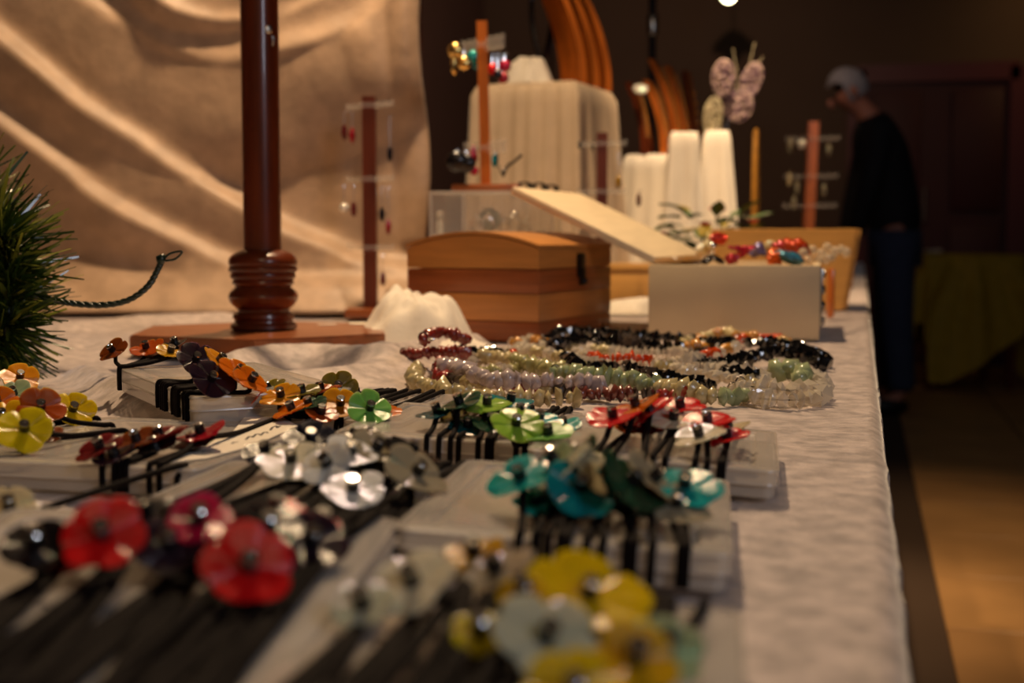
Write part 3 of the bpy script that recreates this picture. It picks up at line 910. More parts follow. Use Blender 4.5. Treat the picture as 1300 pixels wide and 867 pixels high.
# ------------------------------------------------------------------ torn paper label lying on the dark red case
Mx, w_, l_, t_, co = CASES['D']
inv = Mx.inverted()
def on_case(key, u, v, e):
    Mx, w, l, t, _ = CASES[key]
    iv = Mx.inverted()
    o_, d_ = iv @ CAM, iv.to_3x3() @ ray(u, v)
    return o_ + d_ * ((t + e - o_.z) / d_.z)
outl = [on_case('D', u, v, 0.0009).to_2d() for u, v in ((206, 588), (262, 582), (322, 566), (378, 541), (347, 523), (340, 527), (318, 520), (296, 548), (262, 564))]
pm = MB().prism([(p.x, p.y) for p in outl], t_ + 0.0006, t_ + 0.0012)
pl = thing('paper_label', (0, 0, 0), 'torn white paper label with handwriting lying on a frosted case', 'label')
pl.matrix_world = Mx
part('sheet', pm, M['paper'], pl)
wr = MB()
def stroke(pts):
    q = [on_case('D', u, v, 0.0) for u, v in pts]
    for a, b in zip(q, q[1:]):
        d = (b - a)
        d.z = 0
        n = Vector((-d.y, d.x, 0)).normalized() * 0.0007
        z = t_ + 0.0013
        wr.add([(a.x - n.x, a.y - n.y, z), (b.x - n.x, b.y - n.y, z), (b.x + n.x, b.y + n.y, z), (a.x + n.x, a.y + n.y, z)], [(0, 1, 2, 3)])
stroke([(311, 549), (314, 545), (319, 544), (320, 546), (315, 549)])
for du, dv in ((0, 0), (9, -3.2), (19, -5.5)):
    stroke([(312 + du, 561 + dv), (316 + du, 557 + dv), (319 + du, 556.5 + dv), (321 + du, 558 + dv)])
stroke([(343, 549), (346, 545), (351, 543), (352, 546), (356, 543)])
stroke([(294, 566), (298, 564), (303, 564)])
stroke([(256, 577), (260, 575), (268, 576)])
stroke([(230, 579), (236, 577), (240, 577)])
part('handwriting', wr, M['ink'], pl)

# ================================================================== chip necklaces
CHIP = {
    'moon': (srgb(206, 190, 140), 0.25), 'lilac': (srgb(204, 188, 188), 0.2), 'paleolive': (srgb(176, 172, 116), 0.22), 'aqua': (srgb(170, 184, 140), 0.22),
    'clear': (srgb(226, 216, 196), 0.06), 'coral': (srgb(134, 34, 20), 0.3), 'jasper': (srgb(120, 56, 44), 0.3), 'onyx': (srgb(14, 14, 16), 0.12),
    'carnelian': (srgb(206, 70, 14), 0.16), 'smoky': (srgb(74, 62, 54), 0.15), 'honey': (srgb(200, 140, 60), 0.15), 'jade': (srgb(110, 116, 74), 0.2),
    'redchip': (srgb(160, 44, 40), 0.3),
}
_chip = {}
def chip_mesh(k, i):
    if (k, i) in _chip:
        return _chip[(k, i)]
    if 'chip_' + k not in M:
        c, r = CHIP[k]
        if k in ('clear',):
            M['chip_' + k] = mat('chip_' + k, c, r, clear=0.45, coat=1.0, spec=0.9)
        elif k in ('moon', 'lilac', 'paleolive', 'aqua'):
            M['chip_' + k] = mat('chip_' + k, c, r, clear=0.22, coat=0.6, spec=0.6, var=0.15, scale=120)
        else:
            M['chip_' + k] = mat('chip_' + k, c, r, coat=0.6, spec=0.7, var=0.25, scale=120)
    rnd = random.Random(i * 17 + 3)
    bm = bmesh.new()
    bmesh.ops.create_icosphere(bm, subdivisions=1, radius=1)
    ax = (rnd.uniform(0.42, 0.62), rnd.uniform(0.75, 1.1), rnd.uniform(0.75, 1.15))
    for v in bm.verts:
        kx = 1 + rnd.uniform(-0.22, 0.18)
        v.co = Vector((v.co.x * ax[0], v.co.y * ax[1], v.co.z * ax[2])) * kx
    _chip[(k, i)] = MB().bm(bm).mesh('stone_chip', M['chip_' + k], 30 if k in ('clear', 'onyx', 'smoky') else 75)
    return _chip[(k, i)]

def necklace(pts, mix, size, label, step=None, clasp=True, lift=0.0, spread=0.3):
    """pts: picture points with height above the table (mm); mix: [(chip, weight)] or list of runs"""
    P3 = [on(u, v, TT + h / 1000.0) for u, v, h in pts]
    path = resample(smooth_path(P3, 8), (step or size * 0.68) / 1000.0)
    o = thing('chip_necklace', P3[0], label, 'necklace', 'stone chip necklaces before the boxes')
    part('string', MB().tube([p - P3[0] for p in path], 0.0005, 5), M['cord'], o)
    kinds = [k for k, w in mix for _ in range(w)]
    run, kcur = 0, None
    for i, p in enumerate(path):
        a, b = path[max(i - 1, 0)], path[min(i + 1, len(path) - 1)]
        t = (b - a).normalized() if (b - a).length > 1e-6 else Vector((1, 0, 0))
        if run <= 0:
            kcur = random.choice(kinds)
            run = random.choice((2, 3, 4, 5))
        run -= 1
        c = link('stone_chip', chip_mesh(kcur, random.randrange(6)), o)
        q = t.to_track_quat('X', 'Z').to_matrix() @ Matrix.Rotation(random.uniform(0, 6.28), 3, 'X') @ Matrix.Rotation(random.uniform(-spread, spread), 3, 'Z')
        s = size / 2000.0 * 1.55 * random.uniform(0.8, 1.25)
        jit = Vector((random.uniform(-1, 1), random.uniform(-1, 1), random.uniform(-0.3, 1))) * size * 0.00010
        c.matrix_local = Matrix.Translation(p - P3[0] + jit) @ q.to_4x4() @ Matrix.Scale(s, 4)
    if clasp:
        cm = MB()
        ring(cm, (0, 0, 0.002), 0.004, 0.0009, Matrix.Rotation(0.4, 3, 'Z'))
        cm.ell((0.007, 0, 0.001), (0.004, 0.002, 0.002), sub=1)
        part('clasp', cm, M['silver'], o)
    return o
NK = [
 ([(530, 470, 9), (526, 482, 8), (545, 492, 6), (580, 500, 6), (630, 504, 6), (690, 506, 6), (745, 505, 6)], [('moon', 1)], 11, 'creamy moonstone chip necklace lying at the front of the necklace pile'),
 ([(566, 466, 14), (588, 470, 16), (620, 482, 15), (660, 484, 15), (700, 484, 14), (735, 486, 14), (765, 488, 11)], [('lilac', 1)], 11, 'pale lilac chip necklace just behind the creamy moonstone one'),
 ([(612, 452, 12), (640, 455, 13), (670, 462, 14), (700, 470, 14), (740, 476, 14), (780, 478, 15)], [('paleolive', 3), ('moon', 1)], 10, 'pale olive chip necklace behind the lilac one'),
 ([(705, 474, 15), (745, 476, 16), (790, 481, 14), (830, 489, 11), (870, 497, 9), (905, 504, 7), (945, 503, 6)], [('aqua', 4), ('moon', 1)], 11, 'pale green aventurine-like chip necklace crossing the middle of the pile'),
 ([(685, 489, 8), (715, 496, 7), (750, 500, 6), (790, 500, 6), (830, 501, 5), (880, 505, 5)], [('jasper', 4), ('redchip', 3), ('smoky', 2)], 9, 'brownish red mixed chip necklace under the lilac and green ones'),
 ([(660, 442, 8), (690, 448, 12), (725, 456, 14), (770, 464, 12), (830, 466, 10), (880, 473, 10), (930, 482, 9), (960, 490, 8)], [('clear', 4), ('moon', 1)], 9, 'clear crystal chip necklace running through the middle of the pile'),
 ([(930, 497, 6), (960, 505, 6), (1000, 508, 6), (1038, 504, 6), (1046, 493, 6), (1035, 480, 7), (1010, 470, 9), (985, 462, 10)], [('clear', 1)], 10, 'clear crystal chip necklace looping round at the table edge end', ),
 ([(940, 490, 12), (970, 492, 12), (1005, 496, 10), (1025, 492, 9)], [('clear', 1)], 10, 'second clear crystal strand lying inside the crystal loop'),
 ([(730, 448, 12), (760, 455, 13), (800, 456, 13), (840, 460, 11), (880, 456, 11), (915, 447, 9), (935, 440, 8)], [('carnelian', 3), ('clear', 3), ('honey', 1)], 9, 'orange carnelian and crystal chip necklace among the black ones'),
 ([(935, 432, 9), (960, 428, 8), (985, 430, 7), (1000, 436, 7)], [('carnelian', 2), ('honey', 1), ('moon', 1)], 8, 'short strand of orange chips at the back before the pale box'),
 ([(690, 436, 10), (705, 424, 14), (740, 420, 14), (790, 424, 13), (840, 428, 12), (890, 432, 11), (930, 433, 9)], [('onyx', 8), ('honey', 1)], 9, 'black onyx chip necklace furthest back along the chest and box'),
 ([(700, 440, 16), (740, 430, 18), (790, 433, 16), (840, 437, 15), (890, 440, 12), (925, 438, 10)], [('onyx', 9), ('smoky', 1), ('honey', 1)], 9, 'second black onyx chip necklace in front of the furthest back one'),
 ([(700, 438, 12), (715, 452, 15), (740, 464, 14), (790, 466, 12), (830, 476, 11), (870, 484, 9), (910, 490, 8)], [('onyx', 8), ('smoky', 2)], 8, 'black chip necklace winding forward between crystal and pale green ones'),
 ([(900, 464, 9), (930, 460, 11), (960, 452, 13), (990, 446, 13), (1020, 454, 9), (1050, 464, 5)], [('onyx', 1)], 10, 'thick black chip necklace bending towards the table edge'),
 ([(980, 440, 8), (1005, 438, 8), (1030, 448, 7), (1052, 460, 5)], [('onyx', 1)], 9, 'black chip strand at the outer bend beside the pale box'),
 ([(920, 474, 10), (940, 476, 12), (965, 478, 12)], [('onyx', 4), ('redchip', 1)], 9, 'short black chip strand inside the bend beside the jade chips'),
 ([(985, 470, 13), (1000, 468, 14), (1018, 474, 12), (1012, 484, 10)], [('jade', 3), ('aqua', 2)], 13, 'large dull jade chip strand inside the crystal loop'),
 ([(584, 448, 10), (600, 446, 14), (625, 447, 13), (655, 450, 11)], [('onyx', 9), ('carnelian', 1)], 10, 'black chip strand beside the white bunched cloth'),
 ([(650, 436, 8), (675, 432, 9), (700, 438, 9)], [('clear', 2), ('honey', 1)], 8, 'small crystal and honey chip strand before the wooden chest'),
 ([(556, 468, 10), (562, 462, 12), (566, 468, 12)], [('redchip', 1)], 10, 'tiny cluster of red chips at the end of the lilac necklace'),
 ([(600, 458, 8), (640, 447, 9), (690, 443, 8), (740, 444, 8), (790, 447, 8), (850, 448, 8), (905, 441, 8)], [('clear', 3), ('moon', 1)], 9, 'crystal and cream chip necklace between the black strands at the back'),
 ([(590, 474, 8), (640, 470, 8), (690, 466, 8), (740, 470, 8), (790, 472, 8), (850, 481, 7), (900, 489, 7)], [('clear', 2), ('paleolive', 1)], 9, 'pale crystal chip necklace lying between lilac and pale olive strands'),
 ([(830, 470, 6), (880, 467, 7), (930, 470, 7), (970, 480, 6), (960, 488, 6)], [('clear', 3), ('smoky', 1)], 9, 'crystal chip strand bending back beside the black bend'),
 ([(760, 440, 8), (810, 443, 8), (870, 444, 8), (910, 452, 7), (880, 462, 7)], [('onyx', 5), ('clear', 2)], 8, 'thin black and crystal chip strand near the orange carnelian one'),
 ([(556, 478, 8), (600, 486, 9), (650, 492, 8), (700, 493, 8), (760, 494, 7)], [('redchip', 2), ('smoky', 2), ('moon', 2)], 8, 'thin strand of mixed dark chips between moonstone and lilac necklaces'),
 ([(950, 436, 8), (975, 436, 9), (1000, 442, 9), (1020, 446, 8), (1042, 458, 6)], [('onyx', 1)], 11, 'thick black chip strand lying inside the outer bend'),
 ([(870, 436, 9), (905, 425, 9), (920, 420, 12), (935, 428, 9)], [('moon', 2), ('honey', 2)], 9, 'short cream chip strand standing up against the pale box'),
]
for pts, mix, size, lab in NK:
    necklace(pts, mix, size, lab)

# ------------------------------------------------------------------ bunched cream cloth with coral strands
def bunch(loc, sx, sy, sz, seed, label, name='bunched_cloth', rz=0.0, folds=5):
    m = MB()
    N, K = 64, 22
    vs = []
    for i in range(K):
        t = i / (K - 1)
        for j in range(N):
            a = 2 * PI * j / N
            r = 1 - 0.98 * t ** 1.15
            p = Vector((math.cos(a) * r, math.sin(a) * r, 0))
            n1 = noise.noise(Vector((p.x * 1.6 + seed, p.y * 1.6, t)))
            cre = abs(noise.noise(Vector((a * folds / 3 + seed * 2, t * 2.0, seed))))
            h = math.sin(min(1, t * 1.25) * PI / 2) * (0.72 + 0.5 * n1 * (1 - 0.8 * t) + 0.6 * (cre - 0.25) * (1 - t) ** 0.7)
            wob = 1 + 0.22 * noise.noise(Vector((math.cos(a) * 2 + seed, math.sin(a) * 2, 4)))
            vs.append((p.x * sx * wob, p.y * sy * wob, max(0.0, h) * sz if i else 0.0))
    for i in range(K - 1):
        for j in range(N):
            m.f.append((i * N + j, i * N + (j + 1) % N, (i + 1) * N + (j + 1) % N, (i + 1) * N + j))
    m.f.append(tuple((K - 1) * N + j for j in range(N)))
    m.v = vs
    return single(name, m, M['white_cloth'], label, 'cloth', loc, rz, angle=180)
p = on(520, 440)
bunch((p.x, p.y, TT + 0.001), 0.075, 0.085, 0.085, 2.3, 'bunched white cloth rising in soft folds between wooden base and chest', rz=YAW)
p = on(566, 452)
bunch((p.x, p.y, TT + 0.001), 0.060, 0.06, 0.024, 5.1, 'low fold of bunched white cloth under the dark red coral strands', rz=YAW)
for pts, lab in (([(513, 451, 14), (535, 449, 17), (560, 447, 20), (580, 446, 22), (592, 451, 16)], 'dark red coral chip strand lying across the low cloth fold'),
                 ([(537, 432, 36), (548, 424, 38), (562, 421, 36), (578, 426, 34), (592, 432, 26)], 'dark red coral chip strand draped over the high cloth fold')):
    P3 = pts
    necklace(pts, [('coral', 1)], 8, lab)

# ================================================================== wooden chest
cn = on(684, 436)
ZCH = rad(-10)
ct = thing('wooden_chest', cn, 'striped wooden chest with arched lid and black latch', 'chest', rz=ZCH)
CW, CD = 0.182, 0.25            # corner (near, right) at the origin
def cbox(x0, x1, y0, y1, z0, z1, b=0.001):
    return MB().rbox(((x0 + x1) / 2, (y0 + y1) / 2, (z0 + z1) / 2), (x1 - x0, y1 - y0, z1 - z0), b)
zs = [0.001, 0.026, 0.060, 0.090]
for k, mk in enumerate(('plank_d', 'plank_c', 'plank_b')):
    part('plank', cbox(-CW, 0, 0, CD, zs[k], zs[k + 1] - 0.0006), M[mk], ct)
def arch(x0, x1, zb, ze, zc, n=24):
    out = [(x0, zb), (x1, zb)]
    for k in range(n + 1):
        s = 1 - 2 * k / n
        out.append(((x0 + x1) / 2 + (x1 - x0) / 2 * s, ze + (zc - ze) * (1 - s * s)))
    return out
def extr_y(outl, y0, y1):
    m = MB()
    n = len(outl)
    m.v = [(x, y0, z) for x, z in outl] + [(x, y1, z) for x, z in outl]
    m.f = [tuple(range(n)), tuple(range(2 * n - 1, n - 1, -1))] + [(i + n, (i + 1) % n + n, (i + 1) % n, i) for i in range(n)]
    return m
part('lid', extr_y(arch(-CW, 0, 0.0905, 0.1145, 0.131), 0.0, CD), M['plank_a'], ct, 30)
part('lid_board', extr_y([(x * 1.012 + 0.001, z + 0.0005) for x, z in arch(-CW, 0, 0.1125, 0.1150, 0.1318)][2:] + [(x * 1.012 + 0.001, z + 0.0045) for x, z in arch(-CW, 0, 0.1125, 0.1150, 0.1318)][2:][::-1], -0.002, CD + 0.002), M['plank_a'], ct, 30)
lt = MB().rbox((0.0015, 0.135, 0.093), (0.004, 0.024, 0.030), 0.001)
lt.rbox((0.004, 0.135, 0.078), (0.004, 0.016, 0.022), 0.0015)
lt.lathe([(0.004, 0), (0.005, 0.004), (0.003, 0.007)], 12, (0.003, 0.135, 0.072), Matrix.Rotation(PI / 2, 3, 'Y'))
part('latch', lt, M['iron'], ct)

# ================================================================== pale box with lid thrown open
bx0 = on(1040, 433)
bl = on(821, 431)
BW = (bx0 - bl).length
BD, BH, BT = 0.30, 0.094, 0.009
wb = thing('jewellery_box', bx0, 'pale painted box with lid thrown open, full of bright trinkets', 'box', rz=rad(1.5))
part('front_panel', cbox(-BW, 0, 0, BT, 0.001, BH), M['cream_paint'], wb)
part('back_panel', cbox(-BW, 0, BD - BT, BD, 0.001, BH), M['cream_paint'], wb)
part('side_panel', cbox(-BW, -BW + BT, BT, BD - BT, 0.001, BH), M['cream_paint'], wb)
part('side_panel', cbox(-BT, 0, BT, BD - BT, 0.001, BH), M['cream_paint'], wb)
part('bottom_panel', cbox(-BW + BT, -BT, BT, BD - BT, 0.001, 0.007), M['cream_paint'], wb)
ins = MB()
NI = 40
pts = []
for i in range(NI):
    for j in range(NI):
        x, y = -BW + BT + 0.001 + (BW - 2 * BT - 0.002) * i / (NI - 1), BT + 0.001 + (BD - 2 * BT - 0.002) * j / (NI - 1)
        pts.append((x, y, 0.086 + 0.006 * noise.noise(Vector((x * 60, y * 60, 0)))))
ins.grid(pts, NI, NI)
part('padding', ins, M['insert'], wb, 180, label='crumpled tan padding inside the box')
ang = rad(25.5)
lid = MB()
LT = 0.010
rotl = Matrix.Rotation(rad(-7), 3, 'Z') @ Matrix.Rotation(ang, 3, 'Y')
lid.rbox(rotl @ Vector((-BW / 2, BD / 2, LT / 2)) + Vector((-BW + 0.004, 0.002, BH + 0.0005)), (BW, BD, LT), 0.0012, rotl)
part('lid', lid, M['pale_wood'], wb)
hg = MB()
for y in (0.06, 0.24):
    hg.tube([(-BW + 0.001, y - 0.012, BH + 0.008), (-BW + 0.001, y + 0.012, BH + 0.008)], 0.003, 10)
    hg.rbox((-BW + 0.004, y, BH + 0.0035), (0.014, 0.02, 0.0012), 0.0003)
part('hinge', hg, M['steel'], wb)
cp = MB().rbox((0.0015, 0.05, 0.052), (0.003, 0.03, 0.075), 0.001)
for k in range(4):
    cp.ell((0.004, 0.05, 0.022 + 0.02 * k), (0.003, 0.008, 0.006), sub=2)
part('metal_clasp', cp, M['steel'], wb)
sheet = MB().rbox(rotl @ Vector((-0.035, BD * 0.45, LT + 0.0012)) + Vector((-BW + 0.002, 0, BH - 0.002)), (0.06, 0.1, 0.0008), 0.0003, rotl @ Matrix.Rotation(0.3, 3, 'Z'), 1)
so = link('paper_sheet', sheet.mesh('paper_sheet', M['paper']))
so.matrix_world = Matrix.Translation(bx0) @ Matrix.Rotation(rad(1.5), 4, 'Z')
tag(so, 'small sheet of white paper lying on the open box lid', 'paper')

# trinkets heaped in the box
def trinket(u, v, d, parts_, label, name='brooch'):
    p = at(u, v, d)
    o = thing(name, p, label, 'trinket', 'bright trinkets heaped in the pale box')
    for nm, mb_, m_ in parts_:
        part(nm, mb_, m_, o, 70)
    return o
def puff(r, seed, sq=0.75):
    return MB().ell((0, 0, 0), (r, r, r * sq), sub=3, jit=0.7, seed=seed)
def foil(name, c):
    if name not in M:
        M[name] = mat(name, c, 0.22, metal=0.35, var=0.45, scale=90, bump=0.6, bscale=110, coat=0.5)
    return M[name]
def rosette(R, seed, n=6, tilt=-0.5):
    m = MB()
    for k in range(n):
        a = 2 * PI * k / n + seed
        rot = Matrix.Rotation(a, 3, 'Z') @ Matrix.Rotation(tilt, 3, 'Y')
        m.ell(rot @ Vector((R * 0.55, 0, 0)), (R * 0.55, R * 0.36, R * 0.16), rot, 2, 0.3, seed + k)
    return m
def centre(R, z=0.004):
    return MB().ell((0, 0, z), (R, R, R * 0.8), sub=2)
ZTR = 1.72
blk = shell_mat('black')
trinket(905, 324, ZTR, [('ribbon', rosette(0.019, 1, 4, 0.55), blk), ('bead', centre(0.006, 0.012), M['silver'])], 'black four-armed ribbon trinket at the front of the pale box')
trinket(911, 304, ZTR + 0.10, [('bloom', puff(0.011, 3), foil('foil_red', srgb(214, 50, 30))), ('bead', MB().ell((-0.012, 0, -0.008), (0.009, 0.009, 0.008), sub=2), shell_mat('bone'))], 'small scarlet trinket with cream bead at the back of the pale box')
trinket(893, 317, ZTR + 0.12, [('bead', MB().ell((0, 0, 0), (0.012, 0.012, 0.010), sub=2), shell_mat('white'))], 'round white bead trinket near the open lid')
trinket(942, 320, ZTR, [('bloom', rosette(0.018, 2, 6, -0.4), foil('foil_pink', srgb(214, 20, 80))), ('centre', puff(0.008, 4), foil('foil_pink', srgb(214, 20, 80)))], 'hot pink crumpled flower trinket in the pale box')
trinket(929, 329, ZTR - 0.02, [('bloom', puff(0.008, 6), foil('foil_crimson', srgb(190, 24, 50)))], 'small crimson trinket in front of the hot pink one')
trinket(962, 318, ZTR + 0.06, [('bloom', puff(0.011, 8), foil('foil_lilac', srgb(120, 112, 170)))], 'lilac blue trinket beside the hot pink one')
trinket(978, 314, ZTR + 0.10, [('disc', MB().ell((0, 0, 0), (0.010, 0.005, 0.010), sub=2), shell_mat('bone'))], 'round bone-coloured disc trinket standing at the back')
trinket(984, 326, ZTR, [('bloom', puff(0.012, 11), foil('foil_orange', srgb(226, 100, 30)))], 'orange crumpled trinket at the front beside the blue one')
trinket(991, 314, ZTR + 0.08, [('bloom', puff(0.011, 13), foil('foil_rose', srgb(206, 70, 90)))], 'rose pink trinket behind the orange and blue ones')
trinket(1002, 327, ZTR - 0.01, [('leaf', MB().ell((0, 0, 0), (0.020, 0.010, 0.008), Matrix.Rotation(0.35, 3, 'Y'), 3, 0.4, 5), foil('foil_blue', srgb(60, 130, 160)))], 'steel blue leaf-shaped trinket at the front of the pale box')
trinket(1010, 317, ZTR + 0.05, [('bloom', MB().ell((0, 0, 0), (0.018, 0.013, 0.013), Matrix.Rotation(0.6, 3, 'Y'), 3, 0.5, 15), foil('foil_rust', srgb(200, 66, 20)))], 'large rust orange trinket above the steel blue one')
# glass bead string over the far corner of the box
gb = thing('glass_bead_string', at(1030, 318, 1.80), 'string of clear glass beads glittering behind the pale box corner', 'necklace')
M['glass_bead'] = mat('glass_bead', srgb(236, 222, 196), 0.04, clear=0.6, coat=1.0, spec=1.0)
gbm = MB().ell((0, 0, 0), (1, 1, 1), sub=2).mesh('glass_bead', M['glass_bead'], 180)
for u, v, d in ((1020, 322, 1.74), (1031, 318, 1.80), (1042, 322, 1.82), (1050, 314, 1.88), (1060, 319, 1.92), (1068, 316, 1.98), (1074, 320, 2.02), (1026, 330, 1.76), (1038, 330, 1.80), (1048, 328, 1.84), (1056, 326, 1.88)):
    o = link('glass_bead', gbm, gb)
    o.matrix_local = Matrix.Translation(at(u, v, d) - gb.location) @ Matrix.Scale(random.uniform(0.006, 0.0085), 4)

# ------------------------------------------------------------------ light wooden tray behind the pale box
tr0 = at(1070, 345, 2.35)
tray = thing('wooden_tray', (tr0.x, tr0.y, TT), 'light wooden tray with flared sides behind the pale box', 'tray')
tw, td_, thh = 0.20, 0.22, 0.143
fl_ = 0.022
def slab(q):
    m = MB()
    q = [Vector(p) for p in q]
    n = (q[1] - q[0]).cross(q[3] - q[0]).normalized() * 0.008
    m.add(q + [p + n for p in q], [(3, 2, 1, 0), (4, 5, 6, 7), (0, 1, 5, 4), (1, 2, 6, 5), (2, 3, 7, 6), (3, 0, 4, 7)])
    return m
b0, b1 = (-tw, 0.0), (0, td_)
A_ = [(-tw, 0, 0.002), (0, 0, 0.002), (0, td_, 0.002), (-tw, td_, 0.002)]
B_ = [(-tw - fl_, -fl_, thh), (fl_, -fl_, thh), (fl_, td_ + fl_, thh), (-tw - fl_, td_ + fl_, thh)]
for i in range(4):
    j = (i + 1) % 4
    part('side_panel', slab([A_[i], A_[j], B_[j], B_[i]]), M['light_wood'], tray)
part('bottom_panel', MB().box((-tw / 2, td_ / 2, 0.006), (tw, td_, 0.008)), M['light_wood'], tray)
# small wooden box and bowls further along the edge
p = on(800, 396)
sb = thing('small_wooden_box', (p.x, p.y, TT), 'small orange wooden box seen in the gap between chest and pale box', 'box', rz=0.1)
part('body', MB().rbox((0, 0.15, 0.035), (0.16, 0.12, 0.066), 0.003), M['light_wood'], sb)
part('lid', MB().rbox((0, 0.15, 0.074), (0.166, 0.126, 0.012), 0.003), M['light_wood'], sb)
p = on(800, 398)
bunch((p.x, p.y, TT + 0.001), 0.06, 0.045, 0.034, 8.2, 'small heap of white cloth in the gap between chest and pale box', rz=YAW)
M['amber_wood'] = mat('amber_wood', srgb(150, 84, 44), 0.3, var=0.4, scale=60, coat=0.4)
bead_wood = MB().ell((0, 0, 0), (1, 1, 0.8), sub=2).mesh('wooden_bead', M['amber_wood'], 180)
for gi, (u0, v0, lab) in enumerate(((1072, 366, 'heap of brown wooden bead strings beside the tray at the table edge'), (1060, 352, 'heap of darker wooden bead strings against the tray side'))):
    c = on(u0, v0)
    g = thing('wooden_bead_string', c, lab, 'necklace')
    for k in range(46):
        a = k * 0.62
        r = 0.012 + 0.020 * ((k * 0.37) % 1)
        o = link('wooden_bead', bead_wood, g)
        o.matrix_local = Matrix.Translation((r * math.cos(a) * 1.0 - 0.01, r * math.sin(a) * 2.2, 0.007 + 0.011 * int(k / 16))) @ Matrix.Scale(random.uniform(0.006, 0.008), 4)
p = on(1054, 405)
single('wooden_comb', MB().rbox((0, 0, 0.04), (0.012, 0.018, 0.078), 0.004), M['wood_orange'], 'slim orange wooden block standing behind the pale box corner', 'block', (p.x, p.y, TT + 0.001))

# ================================================================== acrylic case with earring stand on top
ac0 = at(547, 300, 2.02)
ac = thing('acrylic_case', (ac0.x, ac0.y, TT), 'clear acrylic display case standing behind the wooden chest', 'case', rz=YAW - 0.12)
AW, AD, AH = 0.185, 0.14, (at(547, 243, 2.02).z - TT)
def wall(c, s, m=M['acrylic'], nm='panel'):
    return part(nm, MB().rbox(c, s, 0.0008, seg=1), m, ac)
wall((AW / 2, 0, AH / 2), (AW, 0.003, AH))
wall((AW / 2, AD, AH / 2), (AW, 0.003, AH))
wall((0, AD / 2, AH / 2), (0.003, AD - 0.004, AH))
wall((AW, AD / 2, AH / 2), (0.003, AD - 0.004, AH))
wall((AW / 2, AD / 2, AH - 0.0015), (AW - 0.004, AD - 0.004, 0.003), M['acrylic_edge'], 'top_panel')
wall((0.05, AD / 2, AH / 2), (0.003, AD - 0.006, AH - 0.004), M['acrylic'], 'divider')
ZS = at(620, 299, 2.02).z - TT
wall((AW / 2, AD / 2, ZS), (AW - 0.006, AD - 0.006, 0.003), M['acrylic_edge'], 'shelf')
ed = MB()
for x in (0, 0.05, AW):
    ed.box((x, -0.0005, AH / 2), (0.004, 0.004, AH))
for z in (0.003, AH - 0.002, ZS):
    ed.box((AW / 2, -0.0005, z), (AW, 0.0042, 0.004))
part('edge_strip', ed, M['acrylic_edge'], ac)
acM = Matrix.Translation((ac0.x, ac0.y, TT)) @ Matrix.Rotation(YAW - 0.12, 4, 'Z')
for k, (x, r, lab) in enumerate(((0.066, 0.009, 'first'), (0.082, 0.010, 'second'), (0.108, 0.008, 'third'), (0.124, 0.011, 'fourth'), (0.142, 0.008, 'fifth'))):
    m = MB()
    ring(m, (0, 0, r), r, r * 0.28, Matrix.Rotation(0.3 * k, 3, 'Z'), 20, 8)
    m.ell((0, 0, r * 2.5), (r * 0.6, r * 0.6, r * 0.5), sub=2)
    o = single('silver_ring', m, M['silver'], 'chunky silver ring, %s from the divider on the acrylic shelf' % lab, 'ring', group='silver rings on the acrylic shelf')
    o.matrix_world = acM @ Matrix.Translation((x, 0.03, ZS + 0.0045))
m = MB().ell((0, 0, 0.020), (0.018, 0.006, 0.018), sub=3)
o = single('round_pendant', m, shell_mat('sage'), 'round greyish pendant standing in the acrylic case', 'pendant')
o.matrix_world = acM @ Matrix.Translation((0.08, 0.07, ZS + 0.005))
m = MB().lathe([(0.006, 0), (0.005, 0.004), (0.0055, 0.018), (0.0035, 0.022), (0.005, 0.026), (0.0055, 0.031), (0.003, 0.035)], 14)
o = single('cream_ornament', m, shell_mat('white'), 'small cream figure-like ornament at the corner of the acrylic shelf', 'ornament')
o.matrix_world = acM @ Matrix.Translation((0.012, 0.012, ZS + 0.0025))

def earring_set(stand_pt, items):
    pass
def earring(u, v, d, colr, label, r=0.009, drop=0.0, shape='disc', m=None, hang=None):
    """hook, and a drop hanging below it; u,v is the middle of the drop; hang is the height of the bar"""
    p = at(u, v, d)
    o = thing('earring', p, label, 'earring', 'earrings hanging on the display bars')
    mm = m or foil('glaze_' + colr, srgb(*SHELL[colr]) if colr in SHELL else (0.5, 0.5, 0.5, 1))
    b = MB()
    if shape == 'disc':
        b.ell((0, 0, 0), (r, r * 0.4, r), Matrix.Rotation(YAW, 3, 'Z'), 2)
    elif shape == 'ball':
        b.ell((0, 0, 0), (r, r, r), sub=2)
    else:
        b.ell((0, 0, 0), (r * 0.6, r * 0.4, r * 1.5), Matrix.Rotation(YAW + 0.5, 3, 'Z'), 2, 0.3, u)
    part('drop', b, mm, o)
    topz = (hang - p.z) if hang else r + 0.02
    part('hook', MB().tube([(0, 0, r * 0.8), (0, 0, max(topz - 0.004, r)), (0.002, 0.002, topz), (0.004, 0.004, topz - 0.004)], 0.0006, 5), M['silver'], o)
    return o

